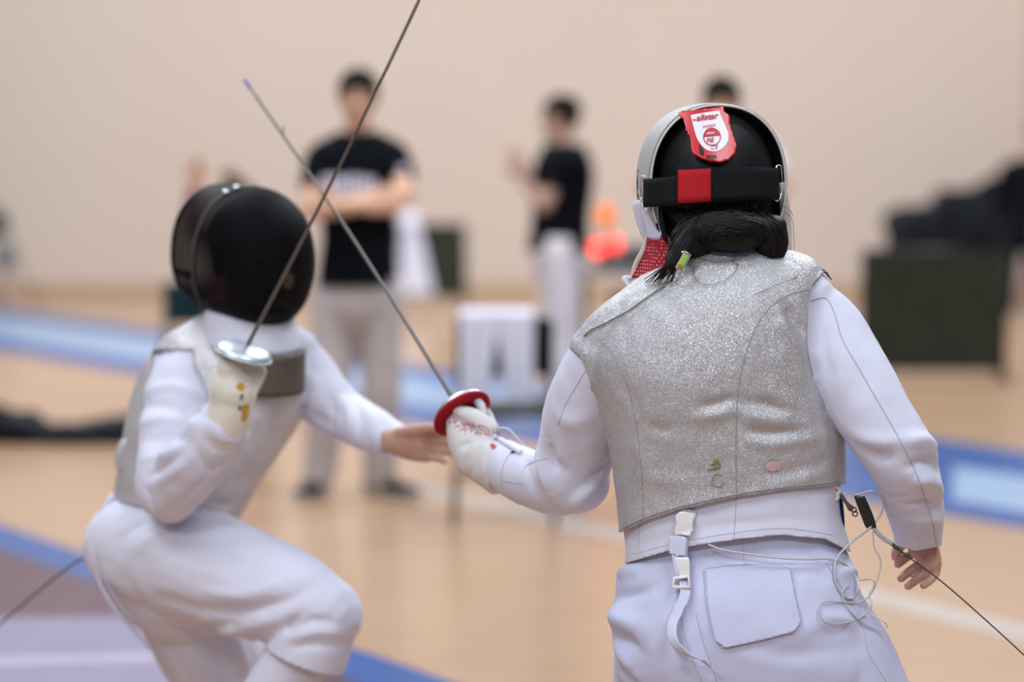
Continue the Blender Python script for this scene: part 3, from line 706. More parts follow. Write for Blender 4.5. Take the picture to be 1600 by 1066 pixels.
# ------------------------------------------------------------------ near fencer, seen from behind
def ringpx(l, r, d, hd, dl=0.0):
    a, b = P(l[0], l[1], d - dl), P(r[0], r[1], d + dl); u = (b - a) / 2
    v = nrm(np.cross(np.cross(u, A(0, 1, 0)), u)); return ((a + b) / 2, u, v * hd)
DR = 4.2
R_rings = [ringpx(l, r, DR + o, h) for l, r, o, h in [
    ((1092, 372), (1188, 368), .03, .060), ((1062, 392), (1212, 386), .03, .078), ((1008, 428), (1262, 402), .025, .098), ((966, 472), (1284, 430), .015, .114), ((938, 520), (1287, 480), .005, .124),
    ((924, 570), (1287, 545), .0, .130), ((934, 622), (1298, 610), 0, .130), ((952, 690), (1316, 678), .0, .124), ((964, 760), (1318, 742), .0, .120), ((970, 824), (1320, 800), 0, .124), ((972, 866), (1330, 848), 0, .132), ((970, 895), (1336, 880), 0, .136)]]
def grow(rings, g): return [(c, u * (1 + g / np.linalg.norm(u)), v * (1 + g / np.linalg.norm(v))) for c, u, v in rings]
# joints
JR = dict(neck=P(1130, 390, DR + .02), head=P(1112, 296, DR + .07), shL=P(1000, 545, DR + .02), shR=P(1245, 495, DR), elL=P(888, 752, DR + .13), wrL=P(792, 726, DR + .25), elR=P(1412, 712, DR - .07), wrR=P(1440, 842, DR + .08),
          hpL=P(1068, 985, DR + .02), hpR=P(1232, 985, DR))
JR['knL'] = JR['hpL'] + A(-.03, .31, -.25); JR['anL'] = A(JR['knL'][0] - .02, JR['knL'][1] + .06, .085); JR['toL'] = JR['anL'] + A(-.12, .10, -.055)
JR['knR'] = JR['hpR'] + A(.20, -.02, -.30); JR['anR'] = A(JR['knR'][0] + .10, JR['knR'][1] - .12, .085); JR['toR'] = JR['anR'] + A(.13, .08, -.055)
JR['fr'] = head_frame((-.15, 1, .02))
rootR = thing('person', 'near fencer seen from behind in silver vest, white jacket and black-strapped mask', 'person', lerp(JR['anL'], JR['anR'], .5) * A(1, 1, 0))
# bare hand hanging at the right: fingers placed one by one
def fing(pts, r, d): return tube([P(x, y, d + o) for x, y, o in pts], r, n=12, m=4)
dh = DR + .10
hb = [loft([(P(1437, 815, dh - .02), RT * .026, A(0, 1, 0) * .024), (P(1438, 838, dh), RT * .027, A(0, 1, 0) * .022), (P(1442, 856, dh), RT * .029, A(0, 1, 0) * .020), (P(1449, 872, dh), RT * .0245, A(0, 1, 0) * .021), (P(1454, 886, dh), RT * .017, A(0, 1, 0) * .019), (P(1456, 894, dh), RT * .010, A(0, 1, 0) * .012)], n=18, m=3, e=2.4),
      fing([(1420, 842, .01), (1408, 852, .02), (1401, 862, .025), (1399, 870, .028)], [.0130, .0100, .0092, .0078], dh),
      fing([(1437, 858, .012), (1426, 865, .022), (1413, 874, .026), (1403, 882, .022)], [.0100, .0084, .0080, .0074], dh),
      fing([(1446, 874, .004), (1434, 884, .012), (1420, 894, .010), (1408, 904, .002)], [.0100, .0086, .0082, .0076], dh),
      fing([(1454, 887, -.004), (1443, 898, .002), (1430, 908, -.002), (1419, 916, -.012)], [.0098, .0084, .0080, .0074], dh),
      fing([(1463, 880, -.010), (1461, 897, -.008), (1453, 907, -.012), (1443, 915, -.022)], [.0100, .0084, .0078, .0070], dh)]
handR = hb
GR = {'L': [], 'R': handR}
obj('body', body(JR, GR, .006, .86, feet=True, arm=.85, fine=.0020), M['skin3'], rootR)

# arms of the jacket
armL = [(P(990, 520, DR + .02), .064), (P(952, 568, DR + .03), .073), (P(916, 640, DR + .07), .074), (P(900, 706, DR + .11), .070), (P(884, 748, DR + .13), .0655), (P(846, 752, DR + .18), .054), (P(806, 738, DR + .23), .050), (P(780, 722, DR + .27), .046)]
armR = [(P(1256, 478, DR + .01), .058), (P(1290, 520, DR), .069), (P(1332, 592, DR - .04), .0685), (P(1372, 660, DR - .07), .065), (P(1408, 716, DR - .075), .060), (P(1424, 770, DR - .02), .0535), (P(1432, 812, DR + .04), .0475), (P(1435, 853, DR + .09), .0405)]
jp = [loft(grow(R_rings, -.005), n=40, m=4, e=2.25), tube([a for a, _ in armL], [r for _, r in armL], n=24, m=4, rnd=False), tube([a for a, _ in armR], [r for _, r in armR], n=24, m=4, rnd=False),
      tube([P(1072, 444, DR + .03), P(992, 516, DR + .02)], [.050, .066]), tube([P(1190, 426, DR + .03), P(1254, 470, DR)], [.040, .058]), ell(P(900, 752, DR + .12), RT * .062, A(0, .06, 0), A(0, 0, .058))]
VJ, QJ = remesh(jp, .0048, 9)
SJ = Surf(VJ, QJ)
foldsJ = [([(1268, 440), (1282, 520), (1300, 600)], -.004, .012),
    ([(1400, 690), (1440, 688), (1466, 700)], .012, .014), ([(1420, 728), (1450, 722), (1470, 735)], -.013, .010), ([(1420, 752), (1450, 752), (1472, 768)], .012, .013), ([(1410, 790), (1445, 786), (1470, 795)], -.010, .009), ([(1420, 815), (1450, 812), (1468, 822)], .009, .012),
    ([(1352, 700), (1372, 712), (1400, 716)], -.010, .012), ([(1330, 676), (1362, 690), (1396, 690)], .008, .014), ([(1380, 770), (1395, 778), (1420, 776)], -.004, .010),
    ([(1300, 480), (1340, 540), (1370, 610)], .003, .02), ([(1310, 640), (1340, 600), (1352, 560)], -.003, .02),
    ([(856, 690), (862, 722), (878, 735)], -.014, .012), ([(838, 700), (846, 735), (858, 770)], .010, .013), ([(820, 712), (828, 750), (838, 790)], -.008, .010), ([(880, 690), (900, 730), (905, 775)], -.003, .018),
    ([(868, 650), (895, 660), (930, 650)], .006, .018), ([(940, 745), (915, 770), (890, 800)], .009, .013), ([(955, 715), (930, 745), (905, 770)], -.008, .012), ([(890, 600), (915, 640), (930, 690)], -.003, .02),
    ([(1000, 850), (1100, 826), (1220, 812), (1300, 815)], -.002, .010)]
VJ = apply_folds(VJ, QJ, SJ, foldsJ); NJ = normals(VJ, QJ); VJ = VJ + NJ * (.0022 * nz(VJ, (14, 14, 10), 1.3) + .0010 * nz(VJ, 34, 5.3))[:, None]
pj = topx(VJ); hem = np.interp(pj[:, 0], [960, 978, 1050, 1100, 1160, 1220, 1290, 1330], [886, 880, 859, 850, 842, 836, 842, 862]) - pj[:, 1]
armmask = (pj[:, 0] > 1345) | (pj[:, 0] < 955)
gj = np.where(armmask, 50, hem) * .001
cuffR = np.where(pj[:, 0] > 1345, (np.interp(pj[:, 0], [1385, 1400, 1430, 1472], [846, 852, 861, 853]) - pj[:, 1]) * .001, 1)
nk = np.linalg.norm(VJ - P(1128, 378, DR + .04), axis=1) - .066
jacketR = obj('jacket', clip(VJ, QJ, np.minimum(np.minimum(gj, cuffR), nk)), M['white'], rootR, solid=.003)
SJ = Surf(VJ, QJ)
seam(SJ, [(1266, 470), (1290, 466), (1304, 490), (1316, 530), (1340, 572), (1372, 628), (1404, 684), (1430, 736), (1446, 782), (1458, 822), (1464, 856)], M['thread'], jacketR, .0011)
seam(SJ, [(930, 556), (905, 596), (884, 632), (872, 664)], M['thread'], jacketR)
seam(SJ, [(806, 700), (792, 716), (784, 738), (786, 760), (800, 778), (812, 792)], M['thread'], jacketR, .0011)
seam(SJ, [(786, 752), (800, 754), (816, 756)], M['thread'], jacketR); seam(SJ, [(816, 742), (820, 730), (834, 722), (856, 716)], M['thread'], jacketR)
seam(SJ, [(1151, 776), (1149, 805), (1147, 838)], M['thread'], jacketR); seam(SJ, [(1000, 818), (998, 850), (998, 872)], M['thread'], jacketR)
seam(SJ, [(990, 866), (1060, 848), (1160, 831), (1230, 826), (1300, 836)], M['thread'], jacketR, .0005)
# grey jacket collar
obj('collar', loft([(P(1130, 402, DR + .035), RT * .082, A(0, .078, 0)), (P(1130, 384, DR + .04), RT * .068, A(0, .068, 0)), (P(1128, 366, DR + .045), RT * .060, A(0, .062, 0))], n=32, m=3, cap=False), M['lame'], rootR, solid=.004)

# silver vest
VV, QV = remesh([loft(grow(R_rings, .004), n=44, m=5, e=2.25), tube([P(1072, 444, DR + .03), P(992, 516, DR + .02), P(956, 568, DR + .03)], [.056, .073, .084]), tube([P(1190, 426, DR + .03), P(1254, 470, DR), P(1290, 516, DR)], [.046, .064, .073])], .0044, 8)
SV = Surf(VV, QV)
foldsV = [([(1165, 628), (1200, 632), (1240, 645)], -.006, .010), ([(1150, 645), (1195, 655), (1250, 668)], .005, .012), ([(1160, 672), (1200, 676), (1250, 672)], -.006, .009), ([(1170, 692), (1220, 694), (1290, 680)], .004, .011),
    ([(1090, 636), (1120, 630), (1150, 622)], -.005, .009), ([(1080, 656), (1120, 648), (1150, 644)], .004, .010), ([(1228, 478), (1242, 500), (1262, 528)], -.009, .012), ([(1216, 490), (1230, 520), (1256, 556)], .005, .012),
    ([(1200, 600), (1220, 630), (1235, 660)], .004, .012), ([(1010, 665), (1030, 672), (1055, 668)], -.004, .010), ([(1000, 740), (1040, 752), (1090, 748)], .003, .014), ([(1180, 745), (1240, 735), (1300, 720)], -.003, .012), ([(1220, 755), (1270, 745), (1310, 730)], .003, .012),
    ([(1270, 600), (1290, 640), (1300, 690)], -.005, .014), ([(985, 690), (1005, 720), (1010, 760)], .003, .014), ([(1190, 440), (1180, 500), (1175, 560)], .002, .02), ([(960, 580), (985, 620), (1000, 660)], -.003, .014)]
VV = apply_folds(VV, QV, SV, foldsV); NV = normals(VV, QV); VV = VV + NV * (.0020 * nz(VV, (16, 16, 12), 2.2) + .0012 * nz(VV, 40, 4.4))[:, None]
vest_poly = [(1060, 380), (1100, 396), (1150, 402), (1190, 392), (1225, 388), (1262, 398), (1296, 412), (1284, 428), (1268, 448), (1262, 490), (1261, 540), (1270, 588), (1290, 635), (1318, 676), (1345, 690), (1345, 756), (1312, 757), (1230, 765), (1150, 777), (1060, 797), (1010, 813), (972, 831), (940, 840), (920, 760), (930, 700), (926, 640), (922, 594), (908, 560), (884, 538), (884, 500), (935, 440), (985, 395), (1030, 372)]
pv = topx(VV); vest = obj('vest', clip(VV, QV, polysdf(pv, vest_poly) * .001), M['lame'], rootR, solid=.003, label='silver metallic sleeveless overvest')
SV = Surf(VV, QV)
M['vthread'] = mat('vest_thread', (.30, .29, .29), .8)
seam(SV, [(1264, 452), (1230, 462), (1204, 480), (1184, 506), (1168, 545), (1156, 590), (1151, 640), (1150, 700), (1151, 776)], M['vthread'], vest, .0009)
seam(SV, [(932, 528), (958, 554), (978, 596), (992, 650), (1000, 710), (1004, 760), (1006, 812)], M['vthread'], vest, .0006)
seam(SV, [(1294, 414), (1283, 429), (1267, 449), (1262, 490), (1261, 540), (1270, 586)], M['vthread'], vest, .0010)
hl = [(974, 828), (1010, 811), (1060, 795), (1150, 775), (1230, 763), (1312, 755)]; seam(SV, [(x, y - 2) for x, y in hl], M['vthread'], vest, .0009, name='hem_binding', off=.0012)
for nm, pl, mt in (('green_mark', [[(1112, 726), (1122, 722)], [(1116, 720), (1118, 734)], [(1108, 734), (1124, 730)], [(1120, 718), (1125, 727)]], 'lime'),):
    M['ink_g'] = mat('green_ink', (.16, .24, .07), .8); obj('ink_mark', join([tube(SV.line(q, .0008, 4), .0016, n=6, m=1) for q in pl]), M['ink_g'], vest, label='small green ink mark')
obj('thread_ring', tube(SV.line([(1128, 742), (1118, 741), (1112, 750), (1114, 758), (1124, 760), (1131, 754)], .0008, 5), .0011, n=6, m=1), M['vthread'], vest)
M['ink_p'] = fabric('pink_stain', (.62, .40, .42), .2); obj('pink_stain', patch(SV, [(1196, 724), (1208, 719), (1220, 722), (1219, 733), (1206, 737), (1197, 733)], 3, .0022), M['ink_p'], vest)
# navy lining glimpse at the armhole and the side
obj('lining', patch(SJ, [(1288, 411), (1300, 420), (1303, 428), (1295, 424), (1287, 416)], 2, .006), M['navy'], vest, solid=.002)
obj('lining', tube([P(1312, 768, DR - .03), P(1316, 800, DR - .03), P(1319, 832, DR - .02)], [.006, .006, .003], n=8, flat=.5, fdir=RT), M['navy'], vest)

# breeches
B_rings = [ringpx(l, r, DR + o, h) for l, r, o, h in [((1000, 800), (1300, 790), 0, .100), ((992, 850), (1308, 835), 0, .106), ((980, 884), (1326, 866), 0, .118), ((964, 922), (1340, 900), -.005, .132), ((956, 970), (1352, 950), -.01, .142), ((960, 1020), (1366, 1000), -.01, .144), ((975, 1070), (1380, 1050), -.005, .138), ((1030, 1120), (1340, 1105), 0, .115)]]
bp = [loft(B_rings, n=40, m=4, e=2.3)]
bp += [tube([JR['hpL'], JR['hpL'] + A(-.005, .09, -.07), JR['knL'], JR['knL'] + A(-.01, .02, -.07)], [.118, .112, .082, .068], n=24, rnd=False), tube([JR['hpR'] + A(.02, 0, 0), JR['hpR'] + A(.085, 0, -.10), JR['knR'], JR['knR'] + A(.03, -.04, -.07)], [.125, .120, .086, .070], n=24, rnd=False)]
VB, QB = remesh(bp, .0048, 8); SB = Surf(VB, QB)
foldsB = [([(962, 912), (975, 897), (1010, 890)], .012, .014), ([(962, 932), (985, 928), (1020, 918)], -.012, .012), ([(952, 962), (970, 968), (1000, 985)], .016, .019), ([(958, 994), (980, 1000), (1000, 1020)], -.012, .011), ([(962, 1015), (978, 1030), (990, 1050)], .010, .014), ([(966, 1048), (985, 1062), (1000, 1080)], -.006, .012),
    ([(1200, 1000), (1260, 990), (1340, 960)], .004, .018), ([(1180, 1030), (1260, 1020), (1360, 1005)], -.004, .016), ([(1250, 1000), (1310, 985), (1370, 985)], -.004, .014), ([(1280, 960), (1320, 970), (1355, 1000)], .005, .012), ([(1260, 870), (1300, 905), (1330, 940)], -.004, .012), ([(1285, 862), (1318, 890), (1342, 925)], .004, .011),
    ([(1100, 870), (1180, 872), (1250, 868)], -.002, .012), ([(1082, 930), (1092, 1000), (1120, 1066)], -.005, .014), ([(1066, 900), (1070, 960), (1085, 1020)], .003, .012), ([(1120, 1010), (1180, 1030), (1260, 1040)], .003, .016), ([(1300, 900), (1330, 892), (1345, 896)], .006, .012)]
VB = apply_folds(VB, QB, SB, foldsB); NB = normals(VB, QB); VB = VB + NB * (.0030 * nz(VB, (11, 11, 9), 8.3) + .0011 * nz(VB, 30, 2.3))[:, None]
breechR = obj('breeches', clip(VB, QB, P(1150, 812, DR)[2] - VB[:, 2]), M['white2'], rootR, solid=.003)
SB = Surf(VB, QB)
pk = [(1100, 888), (1164, 882), (1234, 888), (1242, 930), (1252, 972), (1240, 988), (1134, 1013), (1116, 1000), (1104, 940)]
pock = obj('pocket', patch(SB, pk, 3, .0060, True), M['white2'], breechR, solid=.003)
ctr = np.array(pk).mean(0); seam(SB, [tuple(ctr + (np.array(q) - ctr) * .965) for q in pk + [pk[0]]], M['thread'], breechR, .0005, .0062, 'pocket_stitching', 3)
seam(SB, [(1060, 880), (1062, 940), (1072, 1000), (1096, 1064)], M['thread'], breechR, .0006); seam(SB, [(1088, 960), (1098, 1000), (1112, 1040), (1120, 1066)], M['thread'], breechR, .0008)
seam(SB, [(1290, 880), (1310, 910), (1340, 960), (1350, 990), (1356, 1020), (1376, 1052), (1390, 1076)], M['thread'], breechR, .0008); seam(SB, [(1160, 842), (1162, 870), (1163, 884)], M['thread'], breechR, .0006)
# stockings and shoes under the frame
for k in 'LR':
    obj('stocking', tube([JR['kn' + k] + A(0, 0, -.02), lerp(JR['kn' + k], JR['an' + k], .35), lerp(JR['kn' + k], JR['an' + k], .75), JR['an' + k]], [.060, .062, .050, .042], n=20), M['white'], rootR)
    shoes(rootR, JR, M['shoe'], M['sole'], k)

# braces strap with buckle
Sall = Surf(*join([(VJ, QJ.tolist()), (VB, QB.tolist())]))
def ribbon(pts, side, w_, th=.0016):
    pts = np.asarray(pts); rings = []
    T_, U_, W_ = frames(pts); side = np.asarray(side, float)
    for i, p in enumerate(pts):
        s_ = side if side.ndim == 1 else side[min(i, len(side) - 1)]; s_ = nrm(s_ - T_[i] * (s_ @ T_[i])); n_ = np.cross(T_[i], s_)
        rings.append((p, s_ * w_ / 2, n_ * th))
    return loft(rings, n=12, m=1, e=5)
strap = obj('brace_strap', ribbon([Sall.hit(x, y, o) for x, y, o in [(1078, 796, .004), (1072, 820, .006), (1066, 842, .008), (1064, 868, .009), (1068, 890, .010), (1068, 916, .010)]], RT + UP * .2, .026), M['webbing'], rootR)
def bk(poly, off, th): V, Q = patch(Sall, poly, 3, off); return V, Q
obj('buckle', bk([(1058, 806), (1064, 799), (1083, 802), (1086, 809), (1083, 818), (1085, 828), (1080, 840), (1058, 836), (1056, 828), (1060, 818)], .014, .005), M['plastic_w'], strap, solid=.006, label='white plastic buckle')
obj('strap_loop', bk([(1050, 838), (1076, 842), (1073, 870), (1049, 866)], .0145, .003), M['webbing'], strap, solid=.004)
obj('buckle', bk([(1058, 872), (1079, 872), (1080, 902), (1057, 902)], .013, .005), M['plastic_w'], strap, solid=.004)
fr_ = [Sall.hit(x, y, .016) for x, y in [(1057, 903), (1079, 901), (1079, 922), (1057, 923), (1057, 903)]]
obj('buckle_frame', tube(fr_, .0032, n=8, m=1, smooth=False), M['plastic_w'], strap)
tl = np.array([Sall.hit(x, y, o) for x, y, o in crom([(1071, 912, .014), (1070, 936, .012), (1062, 962, .016), (1057, 982, .024), (1062, 1002, .030), (1080, 1022, .032), (1100, 1032, .030), (1120, 1037, .024)], 4)])
sd = np.array([nrm(RT * math.cos(a) - A(0, 1, 0) * math.sin(a)) for a in np.linspace(.1, 1.15, len(tl))])
obj('strap_tail', ribbon(relax(tl, np.array([(i, i + 1) for i in range(len(tl) - 1)]), 1) if False else tl, sd, .018, .0012), M['webbing'], strap)

# ---- head: hair and mask
hr, hf, hu = JR['fr']; HC = P(1112, 286, DR + .06)
VH, QH = remesh([ell(HC - hf * .005, hr * .108, hf * .112, hu * .1325, 32, 20), ell(P(1120, 335, DR + .035), RT * .085, A(0, .075, 0), A(0, 0, .06))], .005, 6)
hairR = obj('hair', (VH, QH), M['hair'], rootR)
SH = Surf(VH, QH)
def lock(px, r, n=8): return tube([P(x, y, DR + o) for x, y, o in px], r, n=n, m=6)
loc = []
rng = random.Random(3)
bun = remesh([ell(P(1140, 364, DR - .055), RT * .070, A(0, .040, 0), A(0, 0, .036)), ell(P(1205, 370, DR - .04), RT * .030, A(0, .030, 0), A(0, 0, .040)), ell(P(1085, 372, DR - .045), RT * .040, A(0, .03, 0), A(0, 0, .034)),
    tube([P(1080, 360, DR - .05), P(1060, 396, DR - .07), P(1040, 424, DR - .085)], [.026, .016, .004], flat=.6, fdir=A(0, 1, 0))], .004, 8)
nb_ = normals(*bun); bun = (bun[0] + nb_ * (.006 * nz(bun[0], (22, 22, 34), 2.7) + .002 * nz(bun[0], 70, 1.7))[:, None], bun[1])
SBun = Surf(*bun)
def onbun(x, y, o): h = SBun.hit(x, y, o); return h if h is not None else P(x, y, DR - .05)
def strand(px, r0, o): q = crom(px, 5); n_ = len(q); return tube(np.array([onbun(x, y, o * (1 - .3 * (i_ / n_))) for i_, (x, y) in enumerate(q)]), r0 * np.sin(np.linspace(.12, math.pi - .12, n_)) ** .5, n=5, m=1)
for i in range(230):                      # arcs of hair wound over the low bun
    k = rng.random() ** .6; a0_ = rng.uniform(2.5, 3.9); a1_ = a0_ + rng.uniform(1.4, 3.0); rx, ry = 14 + 56 * k, 8 + 26 * k; cx, cy, tl_ = 1148 + rng.uniform(-20, 14), 372 + rng.uniform(-8, 6), rng.uniform(-.05, .22)
    loc.append(strand([(cx + rx * math.cos(a) * rng.uniform(.96, 1.04), cy + ry * math.sin(a) + tl_ * rx * math.cos(a) + 2.5 * math.sin(3 * a + k * 9)) for a in np.linspace(a0_, a1_, 6)], rng.uniform(.0008, .0022), rng.uniform(.0008, .0050)))
for i in range(70):                       # loose end falling at the right
    x = rng.uniform(-16, 16); loc.append(strand([(1188 + x * .8, 338 + rng.uniform(-4, 8)), (1204 + x, 352), (1213 + x, 374), (1214 + x * .9, 396 + rng.uniform(-6, 8))], rng.uniform(.0010, .0022), rng.uniform(.001, .005)))
for i in range(80):                       # and at the left
    x = rng.uniform(-1, 1); loc.append(strand([(1090 + x * 26, 350 + rng.uniform(-6, 6)), (1068 + x * 18, 376), (1054 + x * 14, 400), (1044 + x * 10, 418)], rng.uniform(.0010, .0022), rng.uniform(.001, .005)))
for i in range(46):                       # thin tips lying on the vest
    e_ = rng.uniform(-1, 1); tip_ = SV.hit(1030 + e_ * 22, 442 + rng.uniform(-8, 8) - e_ * 4, .004)
    loc.append(tube(crom([onbun(1056 + e_ * 12, 396, .001), onbun(1046 + e_ * 10, 414, .002), lerp(onbun(1046 + e_ * 10, 414, .002), tip_, .55) + A(0, -.006, 0), tip_], 4), np.linspace(.0018, .0003, 13), n=5, m=1))
for i in range(120):                      # hair drawn down from the strap into the bun
    s_ = rng.random(); x0 = 1034 + 178 * s_; x1 = 1075 + 125 * s_ + rng.uniform(-14, 14); y0 = 308 + rng.uniform(0, 12)
    p0, p1 = SH.hit(x0, y0, .0015), onbun(x1, 352 + rng.uniform(-6, 10), .0012); mid = SH.hit(lerp(x0, x1, .5), lerp(y0, 345, .5), .002)
    loc.append(tube(crom([p0, mid, p1], 5), rng.uniform(.0010, .0020), n=5, m=1))
hb_ = obj('hair_bun', bun, M['hair'], rootR, label='low black hair bun with loose ends'); obj('hair_strands', join(loc), M['hair'], hb_, kind='stuff')
M['wisp'] = mat('single_hair', (.05, .042, .042), .5)
wl = [[(1150, 398), (1152, 388), (1146, 410), (1158, 418), (1174, 416)], [(1085, 420), (1086, 436), (1100, 447), (1124, 444), (1148, 428), (1152, 410)], [(1180, 462), (1210, 448), (1250, 432)], [(1225, 330), (1236, 340), (1240, 350)], [(1222, 322), (1234, 328), (1239, 338)], [(1052, 420), (1036, 436), (1014, 444)], [(1060, 424), (1046, 440), (1030, 448)], [(1092, 405), (1130, 412), (1170, 400)]]
wi = []
for w_ in wl:
    L_ = [SV.hit(x, y, .004) for x, y in crom(w_, 6)]; L_ = np.array([P(x, y, DR - .03) if v is None or y < 350 else v for (x, y), v in zip(crom(w_, 6), L_)]); wi.append(tube(L_, .00045, n=5, m=1))
obj('stray_hair', join(wi), M['wisp'], rootR)

def mask_shell(c, fr, back, s=1.0, inset=0.0):
    r, f, u = fr; g = [(back, .106, .122, 0), (-.04, .114, .130, 0), (.0, .120, .136, 0), (.05, .118, .136, -.002), (.10, .100, .122, -.006), (.14, .072, .094, -.012), (.162, .040, .055, -.016), (.170, .012, .016, -.018)]
    g = [q for q in g if q[0] >= back]
    return loft([(c + f * y * s + u * o * s, r * (a - inset) * s, u * (b - inset) * s) for y, a, b, o in g], n=48, m=5, e=2.25, cap=False)
MC = P(1107, 286, DR + .085); RM = [(-.075, .1195, .1370, 0), (-.04, .1205, .1375, 0), (0, .120, .1365, 0), (.05, .116, .133, -.002), (.10, .098, .118, -.006), (.14, .070, .090, -.012), (.162, .040, .055, -.016), (.170, .012, .016, -.018)]
mkR = obj('mask', loft([(MC + hf * y + hu * o, hr * a, hu * b) for y, a, b, o in RM], n=48, m=5, e=2.2, cap=False), M['mesh_k'], rootR, solid=.003, label='fencing mask with red maker label and black strap')
# rim trim and pale sides
def ovalring(c, fr, y, a, b, n=64, lo=0, hi=2 * math.pi, e=2.25):
    r, f, u = fr; p = 2 / e; q = []
    for t in np.linspace(lo, hi, n): cc, ss = math.cos(t), math.sin(t); q.append(c + f * y + r * a * math.copysign(abs(cc) ** p, cc) + u * b * math.copysign(abs(ss) ** p, ss))
    return np.array(q)
obj('rim', tube(ovalring(MC, JR['fr'], -.076, .1195, .1370, lo=-.45, hi=math.pi + .45, e=2.2), .0024, n=8, m=1), M['rim'], mkR)
cov = loft([(MC + hf * y, hr * a, hu * b) for y, a, b in ((-.074, .1210, .1385), (-.04, .1220, .1390), (0, .1216, .1382), (.05, .1178, .1348))], n=64, m=3, e=2.25, cap=False)
Vc, Tc = clip(cov[0], np.array(cov[1]), (cov[0] - MC) @ hu + .075); obj('side_cover', (Vc, Tc), M['mesh_g'], mkR, solid=.002)
# strap
def band(px0, px1, yt0, yt1, yb0, yb1, off, n=26):
    V = []; Q = []
    for i in range(n):
        t = i / (n - 1); x = lerp(px0, px1, t); top, bot = lerp(yt0, yt1, t), lerp(yb0, yb1, t)
        for j in range(6):
            y = lerp(top, bot, j / 5); sx = (x - 1113) / 111
            V.append(P(x, y, DR + .06 - off - .107 * math.sqrt(max(.02, 1 - min(1, sx * sx) * .93))))
    for i in range(n - 1):
        for j in range(5): Q.append((i * 6 + j, i * 6 + j + 1, (i + 1) * 6 + j + 1, (i + 1) * 6 + j))
    return np.array(V), np.array(Q)
stp = obj('mask_strap', band(1005, 1218, 280, 262, 324, 312, .014), M['strap'], mkR, solid=.003)
obj('strap_overlap', band(1058, 1212, 259, 262, 318, 312, .019), M['strap'], mkR, solid=.002)
obj('red_patch', band(1059, 1111, 266, 263, 318, 315, .022, 12), M['red_cloth'], mkR, solid=.002, label='red cloth patch on the strap')
for bx, yt, yb, sg in ((1006, 276, 326, 1), (1217, 259, 312, -1)):
    dd = DR + .02; q = [P(bx - 3 * sg, yt, dd), P(bx + 4 * sg, yt + 1, dd - .004), P(bx + 2 * sg, (yt + yb) / 2, dd - .006), P(bx + 7 * sg, yb, dd - .004), P(bx - 2 * sg, yb - 2, dd), P(bx - 5 * sg, (yt + yb) / 2, dd + .01), P(bx - 3 * sg, yt, dd)]
    obj('strap_buckle', tube(q, .0016, n=6, m=2), M['chrome'], mkR)
# maker label
LB = Sheet(lambda x, y: DR - .070 + (250 - y) / 83 * .060 + ((x - 1106) / 46) ** 2 * .010)
lp = [(1057, 177), (1066, 173), (1088, 172), (1116, 168), (1131, 167), (1132, 175), (1140, 181), (1141, 196), (1146, 212), (1151, 226), (1149, 238), (1140, 248), (1126, 252), (1110, 250), (1096, 246), (1082, 238), (1080, 231), (1078, 212), (1070, 196), (1067, 184)]
obj('label_holder', patch(LB, lp, 3, .0035), M['red_pl'], mkR, solid=.005, soff=-1, label='red plastic label holder')
lp = [tuple(q) for q in crom(np.array(lp[-1:] + lp + lp[:1], float), 3)][3:-3]
wp = [(1079, 180), (1100, 176), (1124, 173), (1127, 182), (1135, 200), (1139, 212), (1136, 224), (1128, 233), (1118, 237), (1106, 235), (1097, 228), (1089, 216), (1084, 200)]
wp = [tuple(q) for q in crom(np.array(wp[2:], float), 3)] + wp[:2]
obj('label_print', patch(LB, wp, 2, .0045), M['label_w'], mkR, solid=.001)
dx, dy = nrm((1, -.13)), nrm((.16, -1))
def txt(s, org, em, bold=.0, sh=1.0): V, Q = text_px(LB, s, org, dx * em * sh, dy * em, .0064, bold); obj('label_lettering', (V, Q), M['print_r'], mkR, smooth=False)
txt('allstar', (1088, 188.5), 12.5, .03, 1.12); txt('M2009', (1098, 200.5), 7, 0, 1.0); txt('CE', (1110, 233.5), 9, .0, 1.1)
tick = patch(LB, [(1080, 188), (1086, 185), (1087, 188)], 1, .0064); obj('label_lettering', tick, M['print_r'], mkR, smooth=False)
cc = np.array([1112.5, 213.5])
circ = [tuple(cc + 13.2 * np.array([math.cos(a), math.sin(a)])) for a in np.linspace(0, 2 * math.pi, 33)[:-1]]
obj('label_emblem', tube([LB.hit(x, y, .0064) for x, y in circ + circ[:1]], .0007, n=6, m=1), M['print_r'], mkR)
half = [q for q in circ if (q[1] - cc[1]) + .13 * (q[0] - cc[0]) < -.5]; half.sort(key=lambda q: math.atan2(q[1] - cc[1], q[0] - cc[0]))
obj('label_emblem', patch(LB, half, 1.5, .0064), M['print_r'], mkR)
txt('FIE', (1103.5, 223), 10, .02, .95)
V, Q = text_px(LB, 'allstar', (1104, 210), dx * 5.2, dy * 5.2, .0072, .02); obj('label_emblem_lettering', (V, Q), M['label_w'], mkR, smooth=False)
obj('label_tab', patch(LB, [(1104, 243), (1120, 243), (1120, 247), (1104, 248)], 1.5, .0045), M['black_pl'], mkR)
obj('label_tab', patch(LB, [(1092, 224), (1100, 236), (1100, 243), (1093, 240)], 1.5, .005), M['black_pl'], mkR)
